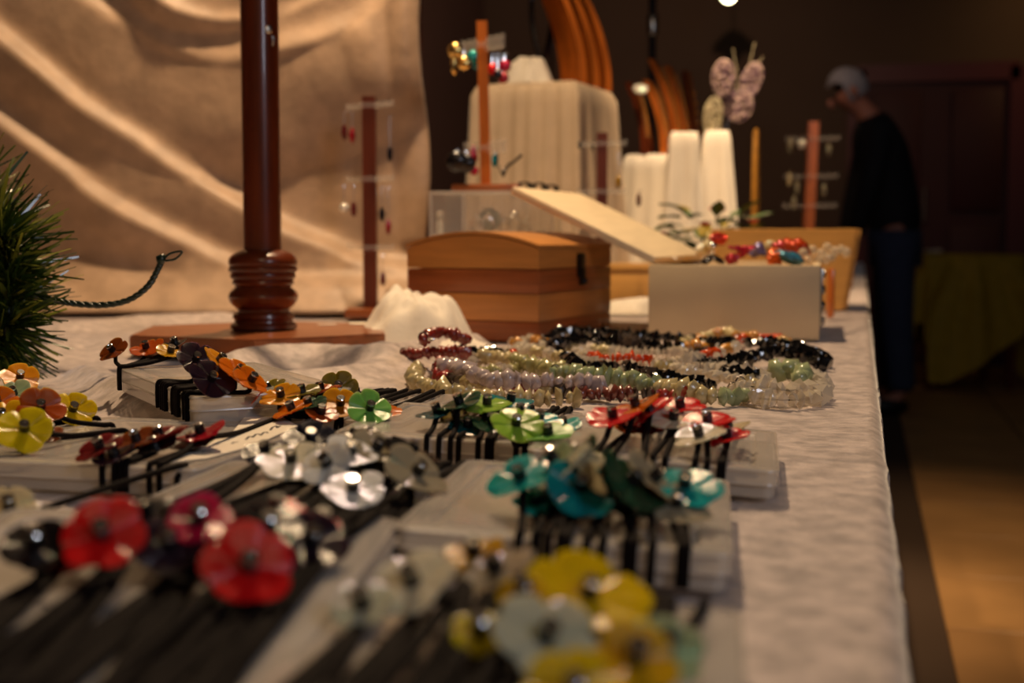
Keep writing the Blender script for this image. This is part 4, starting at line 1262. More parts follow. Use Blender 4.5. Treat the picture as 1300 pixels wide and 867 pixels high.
def rod_stand(label, base_uv, top_v, d, post_w, base_w, mt, bars, bz, base_d=None, lean=0.0, base_h=0.012, round_base=False):
    b = at(base_uv[0], base_uv[1], d)
    o = thing('earring_stand', (b.x, b.y, bz), label, 'stand', rz=YAW)
    H = at(base_uv[0], top_v, d).z - bz
    if round_base:
        part('base', MB().lathe([(base_w / 2, 0.0005), (base_w / 2, base_h * 0.7), (base_w / 2 - 0.003, base_h)], 36), M['wood_orange'] if mt == 'wood_orange' else M['wood_base'], o)
    else:
        part('base', MB().rbox((0, 0, base_h / 2 + 0.0005), (base_w, base_d or base_w, base_h), 0.003), M['wood_base'], o)
    m = MB()
    q = [(lean * k / 6, 0, base_h + (H - base_h) * k / 6) for k in range(7)]
    w = post_w / 2
    m.add([(x + sx * w, sy * w, z) for x, _, z in q for sx, sy in ((-1, -1), (1, -1), (1, 1), (-1, 1))], [(i * 4 + j, i * 4 + (j + 1) % 4, i * 4 + 4 + (j + 1) % 4, i * 4 + 4 + j) for i in range(6) for j in range(4)] + [(3, 2, 1, 0), (24, 25, 26, 27)])
    part('post', m, M[mt], o)
    for z, half, yaw_, hgt in bars:
        bar = MB()
        R = Matrix.Rotation(yaw_, 3, 'Z')
        lx = lean * z / max(H, 0.01)
        for s in (-1, 1):
            for k in range(6):
                c = R @ Vector((s * (w + half * (k + 0.5) / 6), 0, 0)) + Vector((lx, 0, z + (0.003 if k % 2 else 0)))
                bar.rbox(c, (half / 6 * 0.9, 0.006, hgt), 0.001, R, 1)
        bar.rbox((lx, 0, z), (post_w + 0.006, post_w + 0.006, 0.008), 0.001, None, 1)
        bar.rbox(R @ Vector((0, 0, 0)) + Vector((lx, 0, z - hgt * 0.4)), (2 * (w + half), 0.004, 0.003), 0.001, R, 1)
        part('acrylic_bar', bar, M['acrylic'], o)
    return o
ZA = TT + AH
D1 = 2.08
rod_stand('wooden earring stand with bright enamel earrings, standing on the acrylic case', (617, 240), 30, D1, 0.016, 0.104, 'wood_orange', [(0.225, 0.046, -0.9, 0.020), (0.068, 0.046, -0.9, 0.018)], ZA, lean=-0.006, base_d=0.07)
hb = ZA + 0.222
earring(578, 64, D1 - 0.05, 'gold', 'gold disc earring, outermost of the gold pair', 0.012, m=M['gold'], hang=hb)
earring(589, 80, D1 - 0.03, 'gold', 'gold disc earring hanging lower next to the turquoise pair', 0.011, m=M['gold'], hang=hb)
earring(577, 82, D1 - 0.05, 'mustard', 'dull gold drop earring under the outermost gold disc', 0.010, m=M['gold'], hang=hb, shape='leaf')
earring(600, 72, D1 - 0.015, 'turquoise', 'turquoise enamel earring, higher of the turquoise pair', 0.010, hang=hb)
earring(607, 80, D1 - 0.01, 'teal', 'darker teal enamel earring beside the wooden post', 0.011, hang=hb)
earring(625, 88, D1 + 0.02, 'red', 'red enamel earring hanging close to the wooden post', 0.009, hang=hb)
earring(641, 84, D1 + 0.03, 'magenta', 'bright pink enamel earring, upper of the pink ones', 0.010, hang=hb)
earring(639, 99, D1 + 0.03, 'crimson', 'crimson enamel earring hanging under the bright pink one', 0.009, hang=hb)
earring(632, 94, D1 + 0.02, 'navy', 'dark blue earring between red and pink ones', 0.008, hang=hb)
hb = ZA + 0.066
earring(580, 205, D1 - 0.04, 'black', 'large black disc earring on the lower bar of the enamel stand', 0.017, hang=hb)
earring(592, 208, D1 - 0.03, 'black', 'black disc earring beside the crimson ribbon on the lower bar', 0.015, hang=hb)
earring(601, 200, D1 - 0.02, 'crimson', 'long crimson leaf earring on the lower bar', 0.011, hang=hb, shape='leaf')
earring(602, 217, D1 - 0.02, 'magenta', 'pink ball earring under the crimson leaf', 0.007, hang=hb, shape='ball')
earring(628, 204, D1 + 0.02, 'turquoise', 'small turquoise earring on the lower bar by the post', 0.008, hang=hb, shape='leaf')
def curl(u, v, d, s, label, sup):
    p = at(u, v, d)
    m = MB()
    for k in range(3):
        pts = [Vector((s * (0.4 + 0.2 * k) * math.cos(a), 0.3 * s * math.sin(a * 0.5 + k), s * (0.5 + 0.45 * math.sin(a)))) for a in [2 * PI * i / 20 for i in range(20)]]
        m.tube(pts, 0.0014, 5, closed=True)
    o = single('wire_curl', m, M['iron'], label, 'ornament', (p.x, p.y, sup), YAW)
    return o
curl(666, 242, D1, 0.016, 'black wire curl nearest the enamel earring stand on the acrylic case', ZA + 0.001)
curl(684, 242, D1 + 0.03, 0.016, 'black wire curl in the middle of three on the acrylic case', ZA + 0.001)
curl(700, 242, D1 + 0.06, 0.014, 'black wire curl at the outer end of the acrylic case', ZA + 0.001)
p = at(648, 208, D1 + 0.03)
m = MB()
for k in range(3):
    m.tube(smooth_path([(-0.012, 0, -0.02 + 0.004 * k), (-0.004, 0.003 * k, -0.003), (0.006, 0, 0.004), (0.018, 0.002 * k, 0.014)], 5), 0.0022, 6)
m.tube([(-0.012, 0, -0.02), (-0.02, 0, 0.0), (-0.02, 0, 0.02)], 0.001, 5)
single('wire_spray', m, M['iron'], 'black twisted wire spray hanging by the lower bar of the enamel stand', 'ornament', (p.x, p.y, p.z), YAW)

# slim post stand before the curtain
D2 = 2.10
rod_stand('slim dark wooden earring stand with acrylic arms before the curtain', (471, 401), 125, D2, 0.021, 0.075, 'wood_post', [(at(471, 140, D2).z - TT, 0.045, -0.75, 0.006), (at(471, 232, D2).z - TT, 0.045, -0.75, 0.006), (at(471, 318, D2).z - TT, 0.045, -0.75, 0.006)], TT + 0.004, base_h=0.014)
for (u, v, c, lab, hv) in ((437, 168, 'wine', 'dark red earring on the top arm, outermost', 142), (447, 172, 'crimson', 'red earring on the top arm nearer the slim post', 142), (495, 196, 'navy', 'blue earring on the far side of the slim post', 145),
                       (437, 264, 'white', 'white earring on the middle arm of the slim post', 235), (449, 266, 'wine', 'dark red earring beside the white one on the middle arm', 235), (485, 272, 'navy', 'blue earring close to the slim post on the middle arm', 235), (493, 288, 'crimson', 'red and black earring lower on the middle arm', 235), (486, 355, 'wine', 'maroon earring on the lowest arm near the chest', 322)):
    earring(u, v, D2 - 0.03 if u < 470 else D2 + 0.02, c, lab, 0.008, hang=at(u, hv, D2).z, shape='leaf' if c != 'white' else 'ball')

# ================================================================== draped pedestals at the back of the stall
def drape(name, x, y, w, d, ztop, label, rz=0.0, flare=0.12, amp=0.010, pl=26, seed=0, m='white_cloth', zbot=TT + 0.0015, taper=0.0):
    N, K = 180, 20
    mb = MB()
    vs = []
    per = 2 * (w + d)
    def rect(s, w, d):
        s = s % 1 * 2 * (w + d)
        if s < w: return (-w / 2 + s, -d / 2, 0, -1)
        s -= w
        if s < d: return (w / 2, -d / 2 + s, 1, 0)
        s -= d
        if s < w: return (w / 2 - s, d / 2, 0, 1)
        s -= w
        return (-w / 2, d / 2 - s, -1, 0)
    rnd = random.Random(seed)
    ph = [rnd.random() * 6 for _ in range(4)]
    for i in range(K):
        t = i / (K - 1)
        z = ztop - (ztop - zbot) * t
        for j in range(N):
            s = j / N
            px, py, nx, ny = rect(s, w, d)
            f = amp * (0.15 + t) * (math.sin(s * 2 * PI * pl + ph[0] + 0.8 * math.sin(t * 2 + ph[1])) * 0.6 + 0.5 * math.sin(s * 2 * PI * pl * 0.37 + ph[2]) + 0.4 * noise.noise(Vector((s * 40, t * 2, seed))))
            k = (1 + flare * t + taper * t * t) * (1 - 0.07 * (i == 0))
            vs.append((px * k + nx * f, py * k + ny * f, z if i else z - 0.004))
    top = [(p[0] * 0.93, p[1] * 0.93, ztop) for p in vs[:N]]
    mb.v = top + vs
    for i in range(K):
        for j in range(N):
            mb.f.append((i * N + (j + 1) % N, i * N + j, (i + 1) * N + j, (i + 1) * N + (j + 1) % N))
    mb.f.append(tuple(range(N)))
    return single(name, mb, M[m], label, 'pedestal', (x, y, 0), rz, angle=180)
# large one
DP = 2.62
zt1 = at(700, 104, DP).z
c1 = at(694, 300, DP) + FWD * 0.13
drape('draped_pedestal', c1.x, c1.y, 0.225, 0.24, zt1, 'large pedestal under pleated white cloth carrying tall wooden boards', rz=YAW - rad(22), flare=0.16, amp=0.014, pl=30, seed=1, m='pedestal_cloth')
p = at(672, 103, DP + 0.06)
bunch((p.x, p.y, zt1 + 0.001), 0.055, 0.05, 0.075, 3.7, 'crumpled white cloth on top of the large pedestal', rz=YAW)
def curved_board(pt, h, w, bow, yaw, lean, label, m='wood_orange', th=0.014):
    mb = MB()
    N = 18
    vs = []
    for i in range(N + 1):
        t = i / N
        z = h * t
        off = -bow * (t ** 2.0) + lean * t
        ww = w * (1 - 0.35 * t ** 3)
        for sx, sy in ((-1, -1), (1, -1), (1, 1), (-1, 1)):
            vs.append((off + sx * th / 2 * 1.0, sy * ww / 2, z))
    mb.add(vs, [(i * 4 + j, i * 4 + (j + 1) % 4, i * 4 + 4 + (j + 1) % 4, i * 4 + 4 + j) for i in range(N) for j in range(4)] + [(3, 2, 1, 0), tuple(N * 4 + j for j in range(4))])
    o = thing('necklace_board', pt, label, 'display board', 'curved wooden necklace boards', rz=yaw)
    part('board', mb, M[m], o, 50)
    # a fine necklace hung over the front of the board
    nk = MB()
    pts = []
    for i in range(15):
        t = 0.25 + 0.65 * i / 14
        z = h * t
        off = -bow * t ** 2 + lean * t + th / 2 + 0.002
        pts.append((off, 0.25 * w * math.sin(PI * (i / 14 - 0.5)), z))
    for q in pts:
        nk.ell(q, (0.004, 0.005, 0.006), sub=1)
    part('bead_string', nk, M['chip_honey'] if 'chip_honey' in M else M['gold'], o)
    return o
for k, (u, d, lab) in enumerate(((728, DP + 0.08, 'curved reddish wooden necklace board, foremost on the large pedestal'), (746, DP + 0.14, 'curved orange wooden necklace board, middle one on the large pedestal'), (763, DP + 0.20, 'curved wooden necklace board at the back of the large pedestal'))):
    q = at(u, 100, d)
    curved_board((q.x, q.y, zt1 + 0.001), 0.27, 0.09 - 0.01 * k, 0.11, YAW + 0.42, 0.0, lab)
# black cord necklace hanging down beside the boards from a hooked rod
p = at(690, 62, DP + 0.15)
ns = thing('black_cord_necklace', (p.x, p.y, zt1), 'black cord necklace hanging from a thin rod beside the tall boards', 'necklace')
part('rod', MB().tube([(0.01, 0.03, 0.001), (0.01, 0.03, 0.33)], 0.003, 8), M['black_metal'], ns)
part('cord_loop', MB().tube(smooth_path([(0.01, 0.03, 0.32), (-0.02, 0.01, 0.25), (-0.025, 0.0, 0.15), (0.0, -0.01, 0.06), (0.02, 0.0, 0.15), (0.012, 0.02, 0.25), (0.01, 0.03, 0.32)], 6), 0.006, 8), shell_mat('black'), ns)
# second pedestal with boards
DQ = 3.15
zt2 = at(830, 195, DQ).z
c2_ = at(838, 300, DQ) + FWD * 0.12
drape('draped_pedestal', c2_.x, c2_.y, 0.125, 0.2, zt2, 'smaller pedestal under smooth white cloth carrying glossy orange boards', rz=YAW - rad(14), flare=0.22, amp=0.008, pl=16, seed=5)
for (u, d, h, bw, w, m_, lab) in ((822, DQ + 0.05, 0.17, 0.045, 0.075, 'wood_red', 'dark brown wooden board at the front of the smaller pedestal'),
                                  (846, DQ + 0.08, 0.18, 0.05, 0.07, 'wood_orange', 'bright orange curved board on the smaller pedestal'),
                                  (862, DQ + 0.12, 0.235, 0.07, 0.06, 'wood_orange', 'tallest orange curved board on the smaller pedestal'),
                                  (872, DQ + 0.17, 0.225, 0.05, 0.06, 'wood_orange', 'orange board leaning behind the tallest one')):
    q = at(u, 194, d)
    curved_board((q.x, q.y, zt2 + 0.001), h, w, bw, YAW - 0.35, 0.0, lab, m_)
q = at(893, 194, DQ + 0.45)
curved_board((q.x, q.y, TT + 0.002), at(893, 92, DQ + 0.45).z - TT, 0.075, 0.05, YAW - 0.4, 0.0, 'dark red-brown board standing in shade behind the orange ones', 'wood_red')
p = at(813, 113, DQ - 0.02)
m = MB().ell((0, 0, 0), (0.018, 0.006, 0.017), Matrix.Rotation(YAW, 3, 'Z') @ Matrix.Rotation(-0.75, 3, 'X'), 3)
rp = thing('white_disc_pendant', p, 'round white disc hanging on the dark brown board', 'pendant')  # plain white disc on a silver loop
part('disc', m, shell_mat('white'), rp, 180)
part('loop', MB().tube([(0, 0, 0.012), (0.004, 0.02, 0.022), (0.014, 0.05, 0.02)], 0.0012, 6), M['silver'], rp)
# white cloth hung over narrow stands
DR = 2.85
def hung(u0, u1, vtop, d, label, depth, flare, seed, pl):
    a, b = at(u0, 300, d), at(u1, 300, d)
    w = (b - a).length
    c = (a + b) / 2 + FWD * depth / 2
    return drape('draped_pedestal', c.x, c.y, w, depth, at(u0, vtop, d).z, label, rz=YAW - 0.05, flare=flare, amp=0.015, pl=pl, seed=seed)
hung(852, 887, 168, DR, 'narrow column of brightly lit white cloth beside the boards', 0.07, 0.5, 8, 6)
hung(896, 927, 166, DR + 0.05, 'tapering stand under white cloth with the beaded leaves above it', 0.09, 1.1, 11, 7)
# beaded wire leaves
bf = thing('beaded_wire_ornament', (at(915, 168, DR + 0.1).x, at(915, 168, DR + 0.1).y, at(915, 168, DR + 0.1).z), 'beaded wire leaves fanning out like a butterfly above the white cloth', 'ornament')
def leaf_plate(u, v, rx, ry, rot, mk, d=DR + 0.08):
    p = at(u, v, d) - bf.location
    m = MB()
    R = Matrix.Rotation(YAW, 3, 'Z') @ Matrix.Rotation(rot, 3, 'Y')
    n = 26
    outl = [R @ Vector((rx * math.cos(2 * PI * k / n), 0, ry * math.sin(2 * PI * k / n))) + p for k in range(n)]
    m.tube(outl, 0.0024, 6, closed=True)
    for q in range(150):
        a, r = random.uniform(0, 2 * PI), math.sqrt(random.random()) * 0.95
        c = R @ Vector((rx * r * math.cos(a), random.uniform(-0.003, 0.003), ry * r * math.sin(a))) + p
        m.ell(c, (0.0042, 0.0036, 0.0042), sub=1)
    part('beaded_leaf', m, M[mk], bf, 180)
    part('wire', MB().tube([p + R @ Vector((0, 0, -ry)), (p * 0.4) + Vector((0, 0, 0.005)), Vector((0, 0, -0.03))], 0.0012, 6), M['steel'], bf)
leaf_plate(918, 99, 0.024, 0.040, 0.05, 'lace')
leaf_plate(954, 102, 0.022, 0.040, 0.35, 'lace', DR + 0.12)
leaf_plate(938, 135, 0.030, 0.034, 0.5, 'lace', DR + 0.1)
leaf_plate(905, 148, 0.020, 0.042, 0.12, 'lace2', DR + 0.06)
tw_ = MB()
for u, v in ((958, 55), (968, 72), (930, 62)):
    tw_.tube(smooth_path([at(935, 120, DR + 0.14) - bf.location, at((935 + u) / 2 + 3, (120 + v) / 2, DR + 0.14) - bf.location, at(u, v, DR + 0.14) - bf.location], 5), [0.0012] * 10 + [0.0025], 5)
part('twig', tw_, M['lace2'], bf)
# gold-rimmed oval mirror on the table further back
p = at(958, 300, 3.3)
om = thing('oval_mirror', (p.x, p.y, TT), 'dark oval mirror with thin gold rim standing behind the leaf ornament', 'mirror', rz=YAW - 0.22)
hz = (at(958, 165, 3.3).z - TT)
n = 40
rim_ = [(0.0, 0.075 * math.cos(2 * PI * k / n), hz / 2 + 0.004 + (hz / 2 - 0.008) * math.sin(2 * PI * k / n)) for k in range(n)]
part('rim', MB().tube(rim_, 0.006, 8, closed=True), M['gilt'], om)
gl = MB()
gl.add([(0.004, y * 0.97, hz / 2 + (z - hz / 2) * 0.99) for _, y, z in rim_] + [(-0.004, y * 0.97, hz / 2 + (z - hz / 2) * 0.99) for _, y, z in rim_], [tuple(range(n)), tuple(range(2 * n - 1, n - 1, -1))] + [(k, k + n, (k + 1) % n + n, (k + 1) % n) for k in range(n)])
part('glass', gl, mat('dark_glass', srgb(16, 14, 14), 0.1, spec=0.6), om, 30)
part('foot', MB().rbox((0, 0, 0.004), (0.06, 0.11, 0.007), 0.002), M['iron'], om)
# further earring posts
D3 = 2.30
rod_stand('short red wooden earring post with acrylic collars behind the open lid', (763, 392), 170, D3, 0.018, 0.07, 'wood_post', [(at(763, 185, D3).z - TT, 0.04, -0.6, 0.006), (at(763, 245, D3).z - TT, 0.04, -0.6, 0.006)], TT + 0.001)
for u, v, c, lab, hv in ((736, 184, 'black', 'tiny black earring outermost on the short red post', 178), (752, 186, 'black', 'tiny black earring next to the short red post', 178), (785, 232, 'mustard', 'flat ochre earring hanging past the short red post', 190), (811, 254, 'brown', 'brown leaf earring hanging before the smaller pedestal', 240)):
    earring(u, v, D3 + (0.0 if u < 763 else 0.02), c, lab, 0.008 if c != 'black' else 0.005, hang=at(u, hv, D3).z, shape='leaf')
D4 = 3.55
rod_stand('tall orange wooden earring post near the far tray', (1023, 361), 156, D4, 0.026, 0.11, 'wood_orange', [(at(1023, 178, D4).z - TT, 0.06, -0.5, 0.008), (at(1023, 225, D4).z - TT, 0.06, -0.5, 0.008), (at(1023, 262, D4).z - TT, 0.06, -0.5, 0.008)], TT + 0.001, lean=0.012)
for u, v, c, lab in ((1018, 183, 'white', 'gleaming bluish white earring on the tall orange post'), (1003, 184, 'grey', 'dim glass earring at the outer end of the top bar'), (1052, 190, 'grey', 'dim glass earring on the top bar towards the man'), (1012, 238, 'grey', 'glass earring on the middle bar by the tall orange post'), (1002, 228, 'bone', 'bone earring on the middle bar outer end'), (1046, 242, 'grey', 'pair-like glass earring on the middle bar towards the man'), (1008, 258, 'grey', 'dim glass earring on the lowest bar')):
    earring(u, v, D4 - 0.02, c, lab, 0.012, hang=at(u, v - 12, D4).z, shape='ball' if c == 'white' else 'leaf', m=shell_mat(c))

# small artificial plant with red bloom
p = on(900, 385)
pt = thing('artificial_plant', (p.x, p.y, TT), 'small artificial plant with green leaves and red blooms behind the pale box', 'plant')
part('pot', MB().lathe([(0.022, 0.001), (0.028, 0.03), (0.03, 0.034), (0.027, 0.034), (0.025, 0.028)], 20), M['wood_post'], pt)
leaf_me = {}
for mk in ('leaf', 'leaf2'):
    lm = MB()
    lm.grid([(0.012 * math.sin(PI * min(1, 0.08 + i / 6 * 0.92)) * (j - 1), 0.045 * i / 6, 0.004 * abs(j - 1) - 0.010 * (i / 6) ** 2) for i in range(7) for j in range(3)], 7, 3)
    leaf_me[mk] = lm.mesh('leaf', M[mk], 180)
for k in range(84):
    a = random.uniform(0, 2 * PI)
    h = random.uniform(0.05, 0.18)
    r = random.uniform(0.0, 0.10)
    lf = link('leaf', leaf_me['leaf2' if k % 4 == 0 else 'leaf'], pt)
    lf.matrix_local = Matrix.Translation((r * math.cos(a), r * math.sin(a), h)) @ Matrix.Rotation(a - PI / 2, 4, 'Z') @ Matrix.Rotation(random.uniform(-0.3, 0.9), 4, 'X') @ Matrix.Scale(random.uniform(0.8, 1.25), 4)
    if k < 24:
        part('stem', MB().tube([(0, 0, 0.028), (r * 0.5 * math.cos(a), r * 0.5 * math.sin(a), h * 0.7), (r * math.cos(a), r * math.sin(a), h)], 0.0012, 5), M['leaf'], pt)
for u, v, s in ((911, 271, 0.013), (955, 283, 0.008), (846, 300, 0.010), (895, 288, 0.009)):
    q = at(u, v, 3.0 if False else (p - CAM).dot(FWD) - 0.02) - Vector((p.x, p.y, TT))
    bl_ = part('bloom', rosette(s * 1.4, u, 6, -0.6), M['red_bloom'], pt, 180)
    bl_.location = q
    part('stem', MB().tube([(0, 0, 0.028), (q.x * 0.4, q.y * 0.4, q.z * 0.7), tuple(q)], 0.0012, 5), M['leaf'], pt)

# ================================================================== pine garland
p0 = on(-10, 492)
gd = (p0 - CAM).dot(FWD)
ga = thing('pine_garland', p0, 'dark green artificial pine garland with long needles beside the yellow hair ties', 'garland')
axis = smooth_path([at(-70, 470, gd), at(-30, 440, gd), at(8, 420, gd), at(12, 370, gd), at(6, 320, gd), at(-10, 280, gd), at(-50, 240, gd + 0.04)], 8)
part('stem', MB().tube([q - p0 for q in axis], 0.004, 8), M['wire_green'], ga)
for mk, cnt, nm in (('needle', 1200, 'needles'), ('needle2', 500, 'needles')):
    nm_ = MB()
    for k in range(cnt):
        t = random.random() * (len(axis) - 1.001)
        i = int(t)
        b = axis[i].lerp(axis[i + 1], t - i)
        tg = (axis[i + 1] - axis[i]).normalized()
        a = random.uniform(0, 2 * PI)
        o1 = tg.orthogonal().normalized()
        o2 = tg.cross(o1)
        d = (o1 * math.cos(a) + o2 * math.sin(a) + tg * random.uniform(-0.2, 0.8)).normalized()
        L = random.uniform(0.028, 0.066)
        wv = d.cross(Vector((random.uniform(-1, 1), random.uniform(-1, 1), random.uniform(-1, 1)))).normalized() * random.uniform(0.0009, 0.0019)
        e = b + d * L
        if e.z < TT + 0.006:
            e.z = TT + 0.006 + random.uniform(0, 0.01)
        mid = b.lerp(e, 0.5) + Vector((0, 0, random.uniform(-0.002, 0.004)))
        if b.z < TT + 0.004 or mid.z < TT + 0.005:
            continue
        nv_ = [b - wv - p0, b + wv - p0, mid + wv - p0, mid - wv - p0, e + wv * 0.5 - p0, e - wv * 0.5 - p0]
        nm_.add(nv_, [(0, 1, 2, 3), (3, 2, 4, 5)])
    o = part(nm, nm_, M[mk], ga, 180)
    o['kind'] = 'stuff'
tp = smooth_path([at(20, 370, gd), at(70, 381, gd), at(100, 386, gd), at(135, 387, gd), at(165, 380, gd), at(188, 363, gd), at(200, 343, gd), at(206, 330, gd)], 8)
tm = MB()
for ph in (0, 2 * PI / 3, 4 * PI / 3):
    q = []
    for i, c in enumerate(tp):
        tg = (tp[min(i + 1, len(tp) - 1)] - tp[max(i - 1, 0)]).normalized()
        o1 = FWD
        o2 = tg.cross(o1)
        q.append(c + (o1 * math.cos(i * 0.9 + ph) + o2 * math.sin(i * 0.9 + ph)) * 0.0013 - p0)
    tm.tube(q, 0.0017, 6)
tm.ell(at(205, 329, gd) - p0, (0.0045, 0.004, 0.0045), sub=2, jit=0.4)
lo = [at(206, 330, gd), at(216, 322, gd), at(229, 319, gd - 0.004), at(230, 322, gd - 0.004), at(222, 329, gd), at(210, 331, gd)]
tm.tube([q - p0 for q in smooth_path(lo, 5)], 0.0011, 6)
part('wire_twig', tm, M['wire_green'], ga, 180, label='bare twisted green wire end with a small loop')

# ================================================================== far end of the hall
def px_skin(name, joints, edges, parent, m, sub=2, origin=None):
    """joints: (u, v, depth, radius); grows one smooth skin over the skeleton"""
    me = bpy.data.meshes.new(name)
    vs = [at(u, v, d) - origin for u, v, d, r in joints]
    me.from_pydata([tuple(v) for v in vs], edges, [])
    o = link(name, me, parent)
    md = o.modifiers.new('skin', 'SKIN')
    md.use_smooth_shade = True
    for i, (u, v, d, r) in enumerate(joints):
        r = r if isinstance(r, tuple) else (r, r)
        me.skin_vertices[0].data[i].radius = r
    me.skin_vertices[0].data[0].use_root = True
    o.modifiers.new('sub', 'SUBSURF').levels = sub
    o.modifiers['sub'].render_levels = sub
    me.materials.append(m)
    return o
DM = 6.75
mo = at(1138, 518, DM)
mo.z = 0
man = thing('person', mo, 'grey-haired person in black jacket and jeans bending over the far end of the table', 'person')
body_j = [(1138, 296, DM, 0.08), (1134, 262, DM, 0.09), (1124, 215, DM, 0.09), (1112, 174, DM, 0.09), (1101, 146, DM, 0.065), (1092, 136, DM, 0.052), (1079, 124, DM, 0.078), (1072, 111, DM, 0.082),
          # near arm
          (1118, 170, DM - 0.15, 0.046), (1108, 222, DM - 0.21, 0.047), (1091, 276, DM - 0.14, 0.038), (1083, 318, DM - 0.10, 0.026),
          # far arm
          (1106, 170, DM + 0.15, 0.046), (1092, 222, DM + 0.21, 0.047), (1079, 276, DM + 0.16, 0.038), (1070, 318, DM + 0.12, 0.026),
          # legs
          (1136, 320, DM - 0.09, 0.07), (1138, 408, DM - 0.11, 0.062), (1144, 488, DM - 0.11, 0.042), (1140, 507, DM - 0.11, 0.038), (1112, 513, DM - 0.11, 0.03),
          (1132, 320, DM + 0.09, 0.07), (1128, 404, DM + 0.11, 0.062), (1132, 482, DM + 0.11, 0.042), (1128, 501, DM + 0.11, 0.038), (1102, 506, DM + 0.11, 0.03)]
body_e = [(0, 1), (1, 2), (2, 3), (3, 4), (4, 5), (5, 6), (6, 7), (3, 8), (8, 9), (9, 10), (10, 11), (3, 12), (12, 13), (13, 14), (14, 15), (0, 16), (16, 17), (17, 18), (18, 19), (19, 20), (0, 21), (21, 22), (22, 23), (23, 24), (24, 25)]
bd = px_skin('body', body_j, body_e, man, M['skin'], 2, mo)
jk = [(1139, 312, DM, 0.15), (1134, 262, DM, 0.142), (1124, 215, DM, 0.142), (1112, 174, DM, 0.145), (1102, 150, DM, 0.085),
      (1118, 168, DM - 0.165, 0.078), (1108, 222, DM - 0.215, 0.066), (1092, 272, DM - 0.145, 0.054), (1086, 300, DM - 0.11, 0.044),
      (1106, 168, DM + 0.165, 0.078), (1092, 222, DM + 0.215, 0.066), (1080, 272, DM + 0.165, 0.054), (1074, 300, DM + 0.13, 0.044)]
px_skin('jacket', jk, [(0, 1), (1, 2), (2, 3), (3, 4), (3, 5), (5, 6), (6, 7), (7, 8), (3, 9), (9, 10), (10, 11), (11, 12)], man, M['jacket'], 2, mo)
tr = [(1138, 292, DM, 0.13), (1136, 322, DM - 0.10, 0.108), (1138, 408, DM - 0.11, 0.086), (1144, 484, DM - 0.11, 0.074), (1144, 500, DM - 0.11, 0.074), (1132, 322, DM + 0.10, 0.108), (1128, 404, DM + 0.11, 0.086), (1132, 480, DM + 0.11, 0.074), (1132, 494, DM + 0.11, 0.074)]
px_skin('trousers', tr, [(0, 1), (1, 2), (2, 3), (3, 4), (0, 5), (5, 6), (6, 7), (7, 8)], man, M['jeans'], 2, mo)
for dd, (ua, va) in ((-0.11, (1142, 510)), (0.11, (1130, 503))):
    a, b = at(ua + 4, va, DM + dd) - mo, at(ua - 34, va + 4, DM + dd) - mo
    a.z, b.z = 0.045, 0.035
    part('shoe', MB().ell((a + b) / 2, ((b - a).length / 2 + 0.03, 0.05, 0.045), Matrix.Rotation(math.atan2((b - a).y, (b - a).x), 3, 'Z'), 3), M['shoe'], man, 180)
hc = at(1074, 116, DM) - mo
Lf = -RGT
hr = MB()
bm = bmesh.new()
bmesh.ops.create_icosphere(bm, subdivisions=4, radius=1)
Rh = Matrix.Rotation(YAW, 3, 'Z') @ Matrix.Rotation(-0.55, 3, 'Y')
for v in bm.verts:
    n0 = v.co.copy()
    v.co = Vector((n0.x * 0.104, n0.y * 0.088, n0.z * 0.112)) * (1.0 + 0.05 * noise.noise(n0 * 6))
dl = [v for v in bm.verts if (v.co.x < -0.045 and v.co.z < 0.055) or v.co.z < -0.062]
bmesh.ops.delete(bm, geom=dl, context='VERTS')
part('hair', MB().bm(bm, hc + Vector((0, 0, 0.012)) + RGT * 0.008, Rh), M['hair'], man, 180)
fr = Rh
part('nose', MB().ell(hc + fr @ Vector((-0.094, 0, -0.015)), (0.020, 0.013, 0.024), fr, 2), M['skin'], man, 180)
for s_ in (-1, 1):
    part('ear', MB().ell(hc + fr @ Vector((0.012, s_ * 0.086, -0.015)), (0.020, 0.010, 0.030), fr, 2), M['skin'], man, 180)
for s_ in (-1, 1):
    part('eye', MB().ell(hc + fr @ Vector((-0.083, s_ * 0.032, 0.008)), (0.009, 0.012, 0.008), fr, 2), M['eye'], man, 180)
mt_ = MB().ell(hc + fr @ Vector((-0.094, 0, -0.055)), (0.008, 0.022, 0.005), fr, 2)
part('mouth', mt_, foil('lip', srgb(150, 80, 70)), man, 180)
for ui, vi, dd in ((1083, 318, -0.10), (1070, 318, 0.12)):
    h0 = at(ui, vi, DM + dd) - mo
    hm = MB().ell(h0 + Vector((-0.02, 0, -0.03)), (0.030, 0.022, 0.045), Matrix.Rotation(0.4, 3, 'Y'), 2)
    for k in range(4):
        s0 = h0 + Vector((-0.035, -0.018 + 0.012 * k, -0.06))
        ln = (0.05, 0.058, 0.054, 0.042)[k]
        hm.tube([s0, s0 + Vector((-0.014, 0, -ln * 0.45)), s0 + Vector((-0.016, 0, -ln * 0.75)), s0 + Vector((-0.006, 0, -ln))], [0.0085, 0.008, 0.0075, 0.006], 8)
    s0 = h0 + Vector((-0.02, 0.022, -0.02))
    hm.tube([s0, s0 + Vector((-0.02, 0.012, -0.02)), s0 + Vector((-0.03, 0.010, -0.045))], [0.010, 0.009, 0.007], 8)
    part('hand', hm, M['skin'], man, 180)

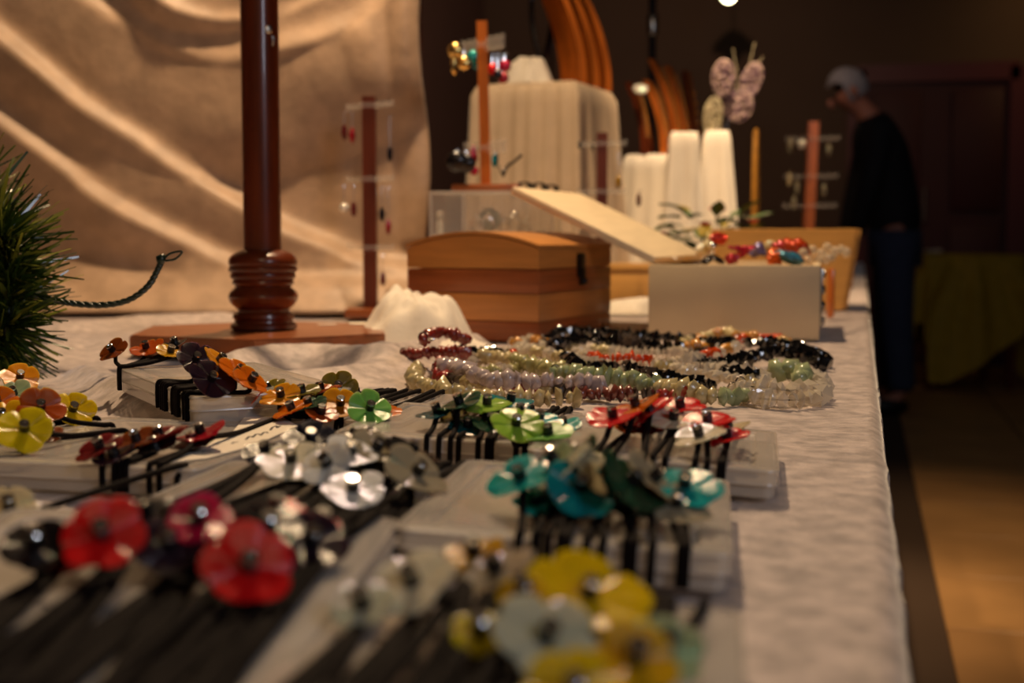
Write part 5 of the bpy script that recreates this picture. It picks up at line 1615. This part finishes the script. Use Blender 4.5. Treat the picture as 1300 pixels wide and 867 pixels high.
# yellow-clothed side table
YD = 7.9
yc = at(1218, 400, YD)
yt = thing('side_table', (yc.x, yc.y, 0), 'small side table in the dark under a yellow cloth with hanging corner', 'table', rz=YAW)
ztop = at(1218, 323, YD).z
ta = rad(14)
hw, hd = 0.27, 0.25
N = 61
S = 1.50
ys_ = []
Rt = Matrix.Rotation(rad(32), 2)
for i in range(N):
    for j in range(N):
        q = Vector((S * (i / (N - 1) - 0.5), S * (j / (N - 1) - 0.5)))
        q = Rt @ q
        cx, cy = max(-hw, min(hw, q.x)), max(-hd, min(hd, q.y))
        ex = q - Vector((cx, cy))
        L = ex.length
        drop = min(L, ztop - 0.04)
        nrm = ex.normalized() if L > 1e-6 else Vector((0, 0))
        ang_ = math.atan2(q.y, q.x)
        fo_ = (0.02 + 0.03 * math.sin(ang_ * 11) + 0.015 * math.sin(ang_ * 23)) * min(1, L / 0.2)
        b = Vector((cx, cy)) + nrm * (0.012 * min(1, L / 0.02) + fo_ + 0.06 * L)
        ys_.append((b.x, b.y, ztop + 0.004 - max(0, drop - 0.004)))
part('cloth', MB().grid(ys_, N, N), M['yellow_cloth'], yt, 180)
part('tabletop', MB().rbox((0, 0, ztop - 0.018), (2 * hw, 2 * hd, 0.03), 0.003), M['wood_base'], yt)
for sx in (-1, 1):
    for sy in (-1, 1):
        part('leg', MB().box((sx * (hw - 0.04), sy * (hd - 0.04), (ztop - 0.033) / 2), (0.04, 0.04, ztop - 0.034)), M['wood_post'], yt)
p = at(1186, 322, YD)
single('paper_napkin', MB().ell((0, 0, 0), (0.06, 0.05, 0.014), sub=2, jit=0.4), M['paper'], 'pale folded napkin on the yellow-clothed side table', 'napkin', (p.x, p.y, ztop + 0.018))
# slim black lamp stand behind the stall
p = at(826, 300, 4.3)
ls = thing('lamp_stand', (p.x, p.y, TT), 'slim black metal stand rising behind the stall', 'stand')
H_ = at(826, -60, 4.3).z - TT
part('foot', MB().lathe([(0.09, 0.001), (0.09, 0.01), (0.02, 0.016)], 24), M['black_metal'], ls)
part('tube', MB().lathe([(0.012, 0.015), (0.012, H_)], 14), M['black_metal'], ls)
part('coupling', MB().lathe([(0.016, 0), (0.018, 0.005), (0.018, 0.06), (0.016, 0.065)], 14, (0, 0, at(826, 48, 4.3).z - TT)), M['steel'], ls)
# distant ceiling lamp just at the top of view
p = at(925, -6, 8.2)
pe = thing('pendant_lamp', p, 'small glowing pendant lamp far back under the ceiling', 'lamp')
part('bulb', MB().ell((0, 0, 0), (0.045, 0.045, 0.045), sub=3), M['lamp'], pe, 180)
part('shade', MB().lathe([(0.11, 0.02), (0.09, 0.07), (0.03, 0.12), (0.026, 0.12), (0.085, 0.066), (0.106, 0.02)], 24), M['black_metal'], pe)
part('cable', MB().tube([(0, 0, 0.11), (0, 0, ZC - p.z)], 0.005, 6), M['black_metal'], pe)
